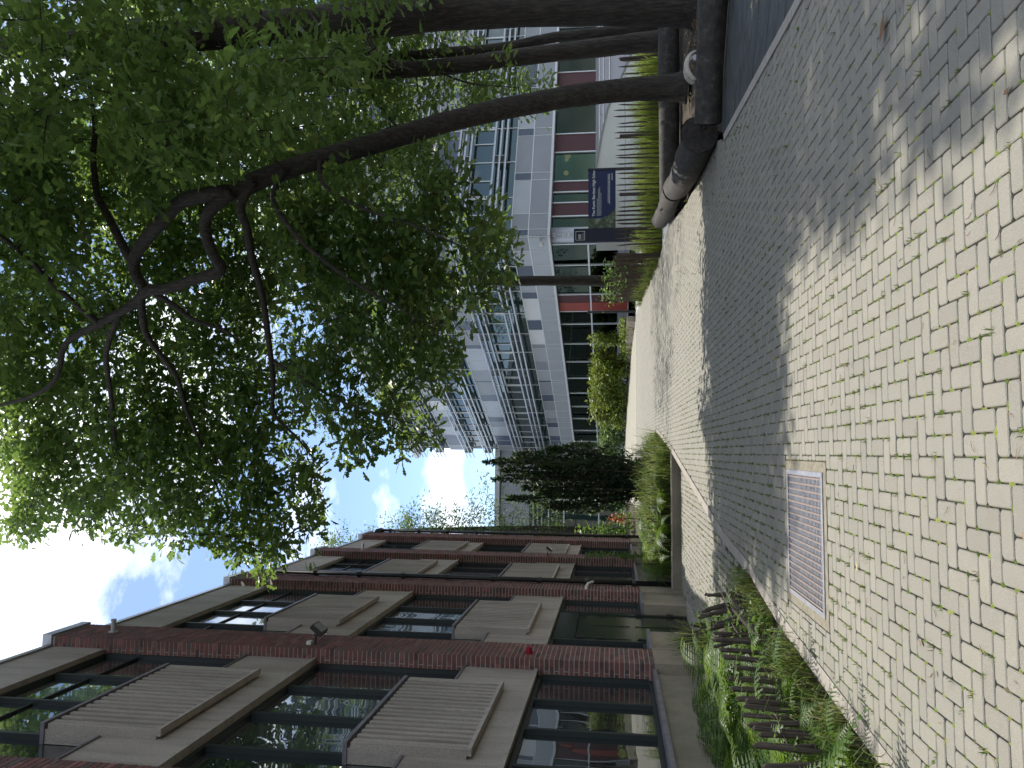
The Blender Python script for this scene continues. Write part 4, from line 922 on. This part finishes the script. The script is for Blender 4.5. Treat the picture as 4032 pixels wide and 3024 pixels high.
# ================================================================ PLANTS
def blades(P, hgt, wid, lean, bend=.6, segs=3, up=1.0):
    """curved grass blades at points P -> quads (n*segs,4,3)"""
    n = len(P); az = rng.uniform(0, 2*math.pi, n); d = np.stack([np.cos(az), np.sin(az), np.zeros(n)], 1)
    s = np.stack([-np.sin(az), np.cos(az), np.zeros(n)], 1); h = hgt*rng.uniform(.45, 1.3, n)*(1+.45*np.sin(P[:, 0]*5.3+1.7*np.sin(P[:, 1]*3.1))*np.sin(P[:, 1]*4.3+P[:, 0]*2)); ln_ = lean*rng.uniform(.3, 1.3, n); Q = []
    def pt(f):
        z = h*(np.sin(f*1.5)*up - bend*ln_*f**2.5*.9); r = h*ln_*(f**1.7)
        return P+d*r[:, None]+np.stack([np.zeros(n), np.zeros(n), z], 1)
    for k in range(segs):
        f0, f1 = k/segs, (k+1)/segs; w0 = wid*(1-f0)**.6; w1 = wid*(1-f1)**.6+.0004
        a, b = pt(f0), pt(f1); Q.append(np.stack([a-s*w0, a+s*w0, b+s*w1, b-s*w1], 1))
    q = np.stack(Q, 1).reshape(-1, 4, 3); return q, rng.uniform(0, .999, n).repeat(segs)
def grass(name, lab, P, hgt, wid, lean, mat='grass_blade', **k):
    q, r = blades(np.asarray(P, float), hgt, wid, lean, **k); o = npmesh(name, q, 4, r, MT[mat], kind='stuff'); return tag(o, lab, 'grass')
def rnd_in(n, y0, y1, xa, xb, z):
    res = []
    while len(res) < n:
        y = rng.uniform(y0, y1); a, b = xa(y), xb(y); x = rng.uniform(a, b); res.append((x, y, z(y)))
    return np.array(res)
def tufts(n, per, y0, y1, xa, xb, z, r=.06):
    c = rnd_in(n, y0, y1, xa, xb, z); off = rng.normal(size=(n*per, 3))*r; off[:, 2] = 0; return c.repeat(per, 0)+off
# ---- near planter: low broken paling fence
nf = thing('low_fence', 'low broken fence of short dark pickets along the near fern bed', 'fence', loc=(-1.6, 6.5, 0)); NI = Matrix.Translation(-Vector((-1.6, 6.5, 0)))
def fx(y): return xl(y)-.20
yy = 3.3
while yy < 8.35:
    h = np.interp(yy, [3.3, 5, 8.4], [.56, .52, .46])+random.uniform(-.05, .05)
    lean = random.uniform(-.05, .05); ly = random.uniform(-.05, .05)
    if 7.3 < yy: lean += -.10; ly -= .14
    o = picket(MB(), fx(yy)+random.uniform(-.02, .02), yy, -.05, h, random.uniform(.036, .05), lean, ly, .03).build('picket', MT['picket'], nf); o.matrix_parent_inverse = NI
    yy += random.uniform(.09, .15) if yy < 7 else random.uniform(.08, .13)
for (x, y) in ((-1.42, 8.5), (-1.62, 8.95), (-1.85, 9.5), (-2.05, 10.0), (-2.25, 10.6), (-2.45, 11.2), (-2.62, 11.7)):
    for j in range(2):
        o = picket(MB(), x-j*.1, y+j*.2, -.05, .44+random.uniform(-.08, .03), .036, random.uniform(-.2, .02), random.uniform(-.16, .05), .03).build('picket', MT['picket'], nf); o.matrix_parent_inverse = NI
for (a, b) in (((-1.72, 7.05, .02), (-1.42, 7.45, .30)), ((-1.70, 7.5, .10), (-1.38, 8.1, .26)), ((-1.6, 7.8, .20), (-1.9, 8.5, .34))):
    d = Vector(b)-Vector(a); o = MB().tube([a, tuple(Vector(a)+d*.5), b], [.028, .03, .024], 6).build('fallen_picket', MT['picket'], nf); o.matrix_parent_inverse = NI
for zz in (.20, .34):
    o = MB().tube([(fx(y)+random.uniform(-.012, .012)+.02, y, zz-.012*(y-4)+random.uniform(-.02, .02)) for y in np.arange(3.2, 8.4, .12)], .0035, 4).build('wire', MT['wire'], nf); o.matrix_parent_inverse = NI
# ---- ferns
def frond(L_, az, arch, npair=26, rise=1.0):
    polys = []; dirv = np.array([math.cos(az), math.sin(az), 0]); side = np.array([-math.sin(az), math.cos(az), 0]); up = np.array([0, 0, 1.0])
    def rp(f): return dirv*(L_*(f*.55+arch*.35*f*f))+up*(L_*rise*(.95*f-arch*.75*f**2.3))
    polys_r = []
    for i in range(npair):
        f = .10+.88*i/(npair-1); p = rp(f); t = rp(min(f+.02, 1.02))-rp(f-.02); t = t/np.linalg.norm(t); nrm = np.cross(t, side)
        pl = L_*.24*math.sin(min(1, (1-f)*1.15+.02)*1.45)**.9*(.55 if f < .15 else 1); w = L_*.0115
        for sg_ in (-1, 1):
            d = side*sg_*.93+t*.34-up*.16+nrm*rng.normal()*.05; d /= np.linalg.norm(d)
            v = np.cross(d, nrm); v /= max(np.linalg.norm(v), 1e-6)
            for k in range(3):
                a0, a1 = k/3, (k+1)/3; wa = w*(1.25-a0*.8)
                polys.append([p+d*pl*a0-v*wa, p+d*pl*a0+v*wa, p+d*pl*(a1-.06)+v*wa*.75, p+d*pl*(a1-.06)-v*wa*.75] if k < 2 else [p+d*pl*a0-v*wa, p+d*pl*a0+v*wa, p+d*pl+v*w*.1, p+d*pl-v*w*.1])
    # midrib
    for i in range(10):
        a, b = rp(i/10), rp((i+1)/10); w = L_*.006*(1-i/12); polys.append([a-side*w, a+side*w, b+side*w, b-side*w])
    return np.array(polys)
def fern(x, y, z, L_, lab, n=8, grp=None, az0=None, rise=1.15):
    t = thing('fern', lab, 'fern', grp, loc=(x, y, z))
    for i in range(n):
        az = 2*math.pi*i/n+rng.uniform(-.3, .3) if az0 is None else az0+rng.uniform(-1.3, 1.3)
        P = frond(L_*rng.uniform(.75, 1.15), az, rng.uniform(.65, 1.15), 24, rise)
        npmesh('frond', P, 4, np.clip(rng.normal(.5, .18)+rng.uniform(-.1, .1, len(P)), 0, .999), MT['fern_leaf'], t)
    return t
near_f = [(-2.35, 4.5, .85), (-2.2, 5.75, .8), (-2.4, 6.75, .85), (-2.3, 7.9, .85), (-2.55, 8.7, .9), (-1.95, 8.2, .7), (-2.15, 9.0, .7), (-1.78, 4.75, .5), (-1.75, 6.0, .5), (-1.8, 6.9, .55), (-2.7, 5.4, .8), (-2.75, 6.6, .8), (-2.7, 7.7, .85), (-1.75, 7.9, .5), (-2.05, 4.3, .62), (-2.3, 5.0, .70), (-1.95, 5.5, .55), (-2.45, 5.9, .66), (-2.05, 6.4, .60), (-2.5, 7.0, .75), (-2.1, 7.4, .6), (-2.6, 8.1, .85), (-2.2, 8.5, .62), (-2.62, 9.2, .95), (-2.45, 9.9, .62), (-1.9, 3.6, .6), (-2.5, 3.9, .7)]
for x, y, s in near_f: fern(x, y, -.03, s*1.22, 'green fern with arching fronds in the near bed behind the low pickets', 8, 'ferns in the near bed')
far_f = [(-1.0, 17.6, .95), (-1.7, 17.55, 1.0), (-.3, 18.6, .85), (-2.0, 18.9, 1.15), (-1.0, 20.3, 1.0), (-2.6, 19.4, 1.1), (-1.2, 19.6, .9), (-.5, 19.2, .7), (-2.4, 17.7, .9), (.2, 20.4, .6), (-.35, 22.3, .8), (-1.9, 17.8, .8), (-.9, 18.1, .75), (-1.6, 18.6, .9), (-2.2, 19.2, 1.0), (-1.9, 20.2, 1.05), (-2.5, 20.6, 1.1), (-1.4, 20.9, .9), (-2.2, 21.8, 1.0), (-2.5, 18.2, .9), (.15, 21.3, .75), (-.15, 20.6, .7), (.0, 22.0, .8)]
for x, y, s in far_f: fern(x, y, float(g(y))-.05, s, 'light green fern in the far grassy bed near the conifer', 9, 'ferns in the far bed')
# ---- grasses
lf = lambda y: xl(y)-.36; rf = lambda y: xl(y)-.02
grass('verge_grass', 'long arching grass spilling from the near bed on to the paving edge', tufts(105, 22, 3.0, 8.5, lf, rf, lambda y: -.03, .045), .25, .0036, .85)
grass('bed_grass', 'green grass growing among the near ferns', tufts(45, 18, 3.0, 10.5, lambda y: -2.7, lambda y: min(xl(y), -1.22-.4*max(0, y-8.5))-.35, lambda y: -.03, .06), .42, .0035, .6)
grass('far_bed_grass', 'tall tangled grass on the far bed hanging over its wall', np.vstack([tufts(110, 22, 17.36, 18.6, lambda y: -2.7, lambda y: xl(y)-.05, lambda y: float(g(y))-.05, .07), tufts(110, 20, 18.3, 22.0, lambda y: -1.9, lambda y: xl(y)-.03, lambda y: float(g(y))-.05, .08)]), .66, .0065, .8)
grass('wild_grass', 'dry thin grass stalks by the door step', tufts(16, 16, 10.6, 12.6, lambda y: -2.85, lambda y: c0(y)-.05, lambda y: -.03, .06), .62, .0035, .5)
grass('lawn_grass', 'bright green uncut grass between the paling fence and the white wall', np.vstack([tufts(420, 22, 19.7, 22.0, lambda y: xr(y)+.2, lambda y: 16, lambda y: float(g(y))-.03, .10), tufts(160, 18, 19.25, 19.75, lambda y: 5.25, lambda y: 14, lambda y: float(g(y))-.03, .08)]), .60, .007, .55, 'lawn_blade')
grass('screen_grass', 'grass blades growing through and around the stick screen', tufts(60, 16, 19.7, 28, lambda y: xr(y)-.12, lambda y: xr(y)+.1, lambda y: float(g(y))-.02, .05), .45, .006, .7)
# ---- broad leaved undergrowth
def foliage(name, lab, cat, cen, size, shape, mat, kind='stuff', upb=.7, grp=None, out=None):
    P = leaves(np.asarray(cen, float), size, shape, upb, out); o = npmesh(name, P, shape.shape[0], rng.uniform(0, .999, len(P)), MT[mat], kind=kind); return tag(o, lab, cat, grp)
def lumps(n, per, y0, y1, xa, xb, z0, z1, r):
    c = rnd_in(n, y0, y1, xa, xb, lambda y: rng.uniform(z0, z1)); off = unit(rng.normal(size=(n*per, 3)))*rng.uniform(0, 1, (n*per, 1))**.4*r; p = c.repeat(per, 0)+off; p[:, 2] = np.maximum(p[:, 2], -.01); return p
foliage('undergrowth', 'leafy nettles and ivy at the far end of the near bed', 'undergrowth', np.vstack([lumps(34, 22, 7.0, 9.6, lambda y: -2.5, lambda y: -1.42-.42*max(0, y-8.3), .02, .34, .15), lumps(46, 16, 3.4, 7.6, lambda y: -2.5, lambda y: xl(y)-.35, .0, .26, .16)]), .055, OVAL, 'ivy_leaf')
foliage('bed_undergrowth', 'loose leafy weeds among the ferns of the far bed', 'undergrowth', (lambda p: p+np.stack([0*p[:, 0], 0*p[:, 0], g(p[:, 1])], 1))(lumps(60, 18, 17.5, 22.0, lambda y: -2.8, lambda y: xl(y)-.25, .0, .35, .2)), .075, OVAL, 'laurel_leaf')
foliage('climbing_ivy', 'ivy climbing the far brick pier below the small floodlight', 'ivy', np.array([(XF+rng.uniform(.01, .10), rng.uniform(21.8, 22.7), .3+1.9*rng.uniform(0, 1)**1.5) for _ in range(420)]), .09, OVAL, 'ivy_leaf', upb=.1)
foliage('screen_ivy', 'bright leaves climbing the stick screen near the slim tree', 'ivy', np.vstack([np.array([(xr(y)+rng.normal()*.12, y+rng.normal()*.15, float(g(y))+h+rng.normal()*.08) for y, h in zip(rng.uniform(20.6, 27.9, 420), rng.uniform(.75, 1.45, 420))])]), .10, OVAL, 'ivy_leaf')
# ---- short palings inside the far bed
ff = thing('bed_fence', 'short palings half buried in the long grass of the far bed', 'fence', loc=(-1, 17.9, .15)); FI = Matrix.Translation(-Vector((-1, 17.9, .15)))
for i in range(22):
    x = -2.5+i*.115+random.uniform(-.02, .02); o = picket(MB(), x, 17.85+random.uniform(-.03, .03), .1, .62+random.uniform(-.07, .05), .04, random.uniform(-.04, .04), 0, .05).build('paling', MT['picket'], ff); o.matrix_parent_inverse = FI
# ---- columnar conifer
cf = thing('columnar_conifer', 'dark upright conifer with many pointed tops in the far bed', 'tree', loc=(-.75, 21.6, .2)); 
spires = [(-.55, 0, 4.1, .36), (-.25, .25, 3.7, .34), (.0, -.15, 4.5, .38), (.22, .2, 4.35, .34), (.46, -.1, 4.75, .36), (.68, .15, 3.95, .36), (.86, -.05, 3.0, .34), (.05, .4, 3.9, .36), (-.75, .15, 3.0, .34), (.5, .35, 4.2, .34), (-.35, -.3, 3.2, .34), (.35, -.38, 3.1, .36)]
cen = []; outd = []
for (sx, sy, sh_, sr) in spires:
    MB().tube([(sx*.25, sy*.25, -.1), (sx*.7, sy*.7, 1.0), (sx, sy, sh_*.95)], [.06, .045, .01], 6).build('stem', MT['bark'], cf)
    n = 1300; f = rng.uniform(0, 1, n)**.85; th = rng.uniform(0, 2*math.pi, n); r = sr*.82*(.7+.3*np.minimum(f*3, 1))*(1-f**1.8)*(.8+.35*np.sin(f*37+th*2))+.02
    cen.append(np.stack([sx*(.35+.65*np.minimum(f*1.6, 1))+np.cos(th)*r, sy*(.35+.65*np.minimum(f*1.6, 1))+np.sin(th)*r, .12+f*(sh_-.1)], 1)); outd.append(np.stack([np.cos(th)*.7, np.sin(th)*.7, np.full(n, 1.3)], 1))
cen = np.vstack(cen); P = leaves(cen, .12, LANCE, .0, np.vstack(outd), droop=-.3); npmesh('crown', P, 6, rng.uniform(0, .999, len(P)), MT['conifer_needle'], cf, kind='stuff')
os_ = thing('orange_shrub', 'small shrub with orange autumn leaves beside the conifer', 'shrub', loc=(-2.3, 27.5, .3)); MB().tube([(0, 0, 0), (.03, 0, .5), (0, 0, 1.1)], [.02, .015, .006], 6).build('stem', MT['bark'], os_)
P = leaves(np.array([0, 0, .95])+rng.normal(size=(150, 3))*[.07, .12, .18], .08, OVAL); npmesh('crown', P, 6, rng.uniform(0, .999, 150), MT['orange'], os_)
# ---- hedges and shrubs along the white building
def shrub(name, lab, pts, mat, size, per, r, base, cat='shrub', shape=OVAL, stems=3):
    t = thing(name, lab, cat, loc=base); pts = np.asarray(pts, float)-np.array(base)
    for i in range(stems):
        q = pts[int(rng.integers(len(pts)))]; MB().tube([(q[0]*.6, q[1]*.6, -.1), (q[0]*.8, q[1]*.8, q[2]*.5), tuple(q)], [.03, .02, .006], 5).build('stem', MT['bark'], t)
    n = len(pts)*per; off = unit(rng.normal(size=(n, 3)))*rng.uniform(0, 1, (n, 1))**.4*r; P = leaves(pts.repeat(per, 0)+off, size, shape, .6, unit(off)); npmesh('crown', P, shape.shape[0], rng.uniform(0, .999, n), MT[mat], t, kind='stuff'); return t
def hedge_pts(u0, u1, vt, vb, n, y0, y1, dx=.5):
    res = []
    for _ in range(n):
        f = rng.uniform(0, 1); u = u0+(u1-u0)*f; Y = y0+(y1-y0)*f; top = at(u, vt+rng.normal()*5+6*math.sin(f*19), Y).z; bot = float(g(Y))+.05; z = bot+(top-bot)*rng.uniform(0, 1)**.7; x = at(u, 2415, Y).x; res.append((x+rng.uniform(-dx, dx), Y+rng.uniform(-.4, .4), z))
    return res
shrub('hedge', 'tall leafy sunlit hedge in front of the glazed ground floor', hedge_pts(1612, 1375, 2338, 2470, 300, 36.5, 42.5), 'laurel_leaf', .17, 32, .32, (3.2, 39.5, .7), 'hedge', stems=6)
shrub('low_hedge', 'low clipped hedge on the sandstone wall near the metal post', hedge_pts(1760, 1630, 2452, 2480, 70, 32.5, 36, .25), 'laurel_leaf', .12, 26, .22, (4.9, 34, .6), 'hedge')
shrub('climber', 'slender pillar of climbing leaves rising between the low hedge and tall hedge', hedge_pts(1695, 1670, 2335, 2470, 60, 35.0, 35.4, .12), 'laurel_leaf', .13, 20, .22, (5.2, 35.2, .6), 'plant')
shrub('loose_shrub', 'loose pale shrub between the tall hedge and the conifer', hedge_pts(1368, 1262, 2375, 2462, 110, 43.2, 46.0, .6), 'far_leaf', .17, 24, .38, (1.2, 44.6, .7))
shrub('dark_shrub', 'dark bushy shrub behind the ferns at the end of the brick block', [(-4.2+rng.normal()*.8, 33+rng.normal()*.6, .7+abs(rng.normal())*.8) for _ in range(90)], 'ivy_leaf', .16, 26, .35, (-4.2, 33, .5))
# ================================================================ SMALL DETAILS: moss, weeds, fallen leaves
mo = MB(); wp = []
for r in pav:
    x0, x1, y0, y1 = r
    if y0 > 16: break
    for (x, y) in ((x0, y0), (x1, y0)) if (x1-x0) > (y1-y0) else ((x0, y0), (x0, (y0+y1)/2)):
        dens = .5+.5*math.sin(x*2.1+y*.7)*math.sin(y*1.3-x)
        pm = (1.1 if x < 1.2 else .6)*(.45+.55*dens)
        if random.random() < pm and GR[0]-.05 < x < GR[1]+.05 and GR[2]-.05 < y < GR[3]+.05: continue
        if random.random() < pm:
            a = random.uniform(.007, .017); b = random.uniform(.010, .034)
            if random.random() < .5: a, b = b, a
            n = 7; z = float(g(y)); vs = [(x, y, z+random.uniform(.001, .005))]+[(x+math.cos(2*math.pi*k/n)*a*random.uniform(.7, 1.3), y+math.sin(2*math.pi*k/n)*b*random.uniform(.7, 1.3), z-.006) for k in range(n)]
            mo.add(vs, [(0, 1+k, 1+(k+1) % n) for k in range(n)])
        pg = (.42 if x < .5 else .16)*dens*(1.8 if y > 7 and x < 1.5 else 1)
        if random.random() < pg: wp += [(x+random.gauss(0, .008), y+random.gauss(0, .008), float(g(y))-.006) for _ in range(random.randint(4, 10))]
mo.build('moss', MT['moss'], path, kind='stuff')
q, r_ = blades(np.array(wp), .035, .0018, .9, segs=2); npmesh('joint_weeds', q, 4, r_, MT['grass_blade'], path, kind='stuff')
cw = rnd_in(900, 9.0, 17.0, lambda y: c0(y)+.02, lambda y: xl(y)-.05, lambda y: float(cz(y))-.004); cw[:, 0] = np.round(cw[:, 0]/UN)*UN
q, r_ = blades(cw.repeat(5, 0)+rng.normal(size=(4500, 3))*[.01, .01, 0], .035, .0022, .9, segs=2); npmesh('joint_weeds', q, 4, r_, MT['grass_blade'], court, kind='stuff')
def litter(x, y, z, s, shape, k):
    t = MB(); az = random.uniform(0, 6.28); c, s_ = math.cos(az), math.sin(az); cu = random.uniform(.15, .5)
    vs = [((a*c-b*s_)*s, (a*s_+b*c)*s, s*(cu*(a-.5)**2+.35*abs(b)*random.uniform(.5, 1.3))+.004) for a, b in shape]
    o = t.add(vs, [tuple(range(len(vs)))], random.random()*.001).build('fallen_leaf', MT['dry']); o.location = (x, y, z); return o
for i in range(40):
    y = 2.6+11*rng.uniform(0, 1)**1.4; x = rng.uniform(xl(y)+.1, xr(y)-.1)
    tag(litter(x, y, float(g(y))+.004, rng.uniform(.03, .065), OAKP if i % 2 else LANCE, i), 'small dry brown leaf lying on the grey paving', 'leaf', 'dry leaves scattered on the paving')
p = ground_pt(2851, 3480)
tag(litter(p.x, p.y, p.z+.004, .15, OVAL*[1, .75], 0), 'large curled pinkish brown leaf on the shaded paving', 'leaf')
for i in range(16):
    y = rng.uniform(6.2, 9.4); x = xr(y)+.2+rng.uniform(0, .9)
    tag(litter(x, y, .018, rng.uniform(.04, .07), OAKP, i), 'dry fallen leaf on the dark boarded deck', 'leaf', 'dry leaves on the deck')
tb = MB()
for i in range(420):
    y = 2.6+13*rng.uniform(0, 1)**1.3; x = rng.uniform(xl(y)+.1, xr(y)-.1); az = rng.uniform(0, 6.28); l_ = rng.uniform(.008, .06); z = float(g(y))+.004
    a = Vector((x, y, z)); b = a+Vector((math.cos(az)*l_, math.sin(az)*l_, .003)); m_ = (a+b)/2+Vector((-math.sin(az), math.cos(az), 0))*l_*.15
    tb.tube([a, m_, b], [.0016, .0015, .001], 3)
tag(tb.build('twig_litter', MT['dry']), 'tiny dry twigs and husks strewn over the paving', 'litter', kind='stuff')
sl = lumps(60, 14, 10.6, 14.8, lambda y: xr(y)+.5, lambda y: 9.5, .02, .06, .12); sl[:, 2] = g(sl[:, 1])-.02+rng.uniform(0, .03, len(sl))
foliage('leaf_litter', 'brown leaf litter on the soil around the tree trunks', 'litter', sl, .06, OAKP, 'dry', upb=2.5)
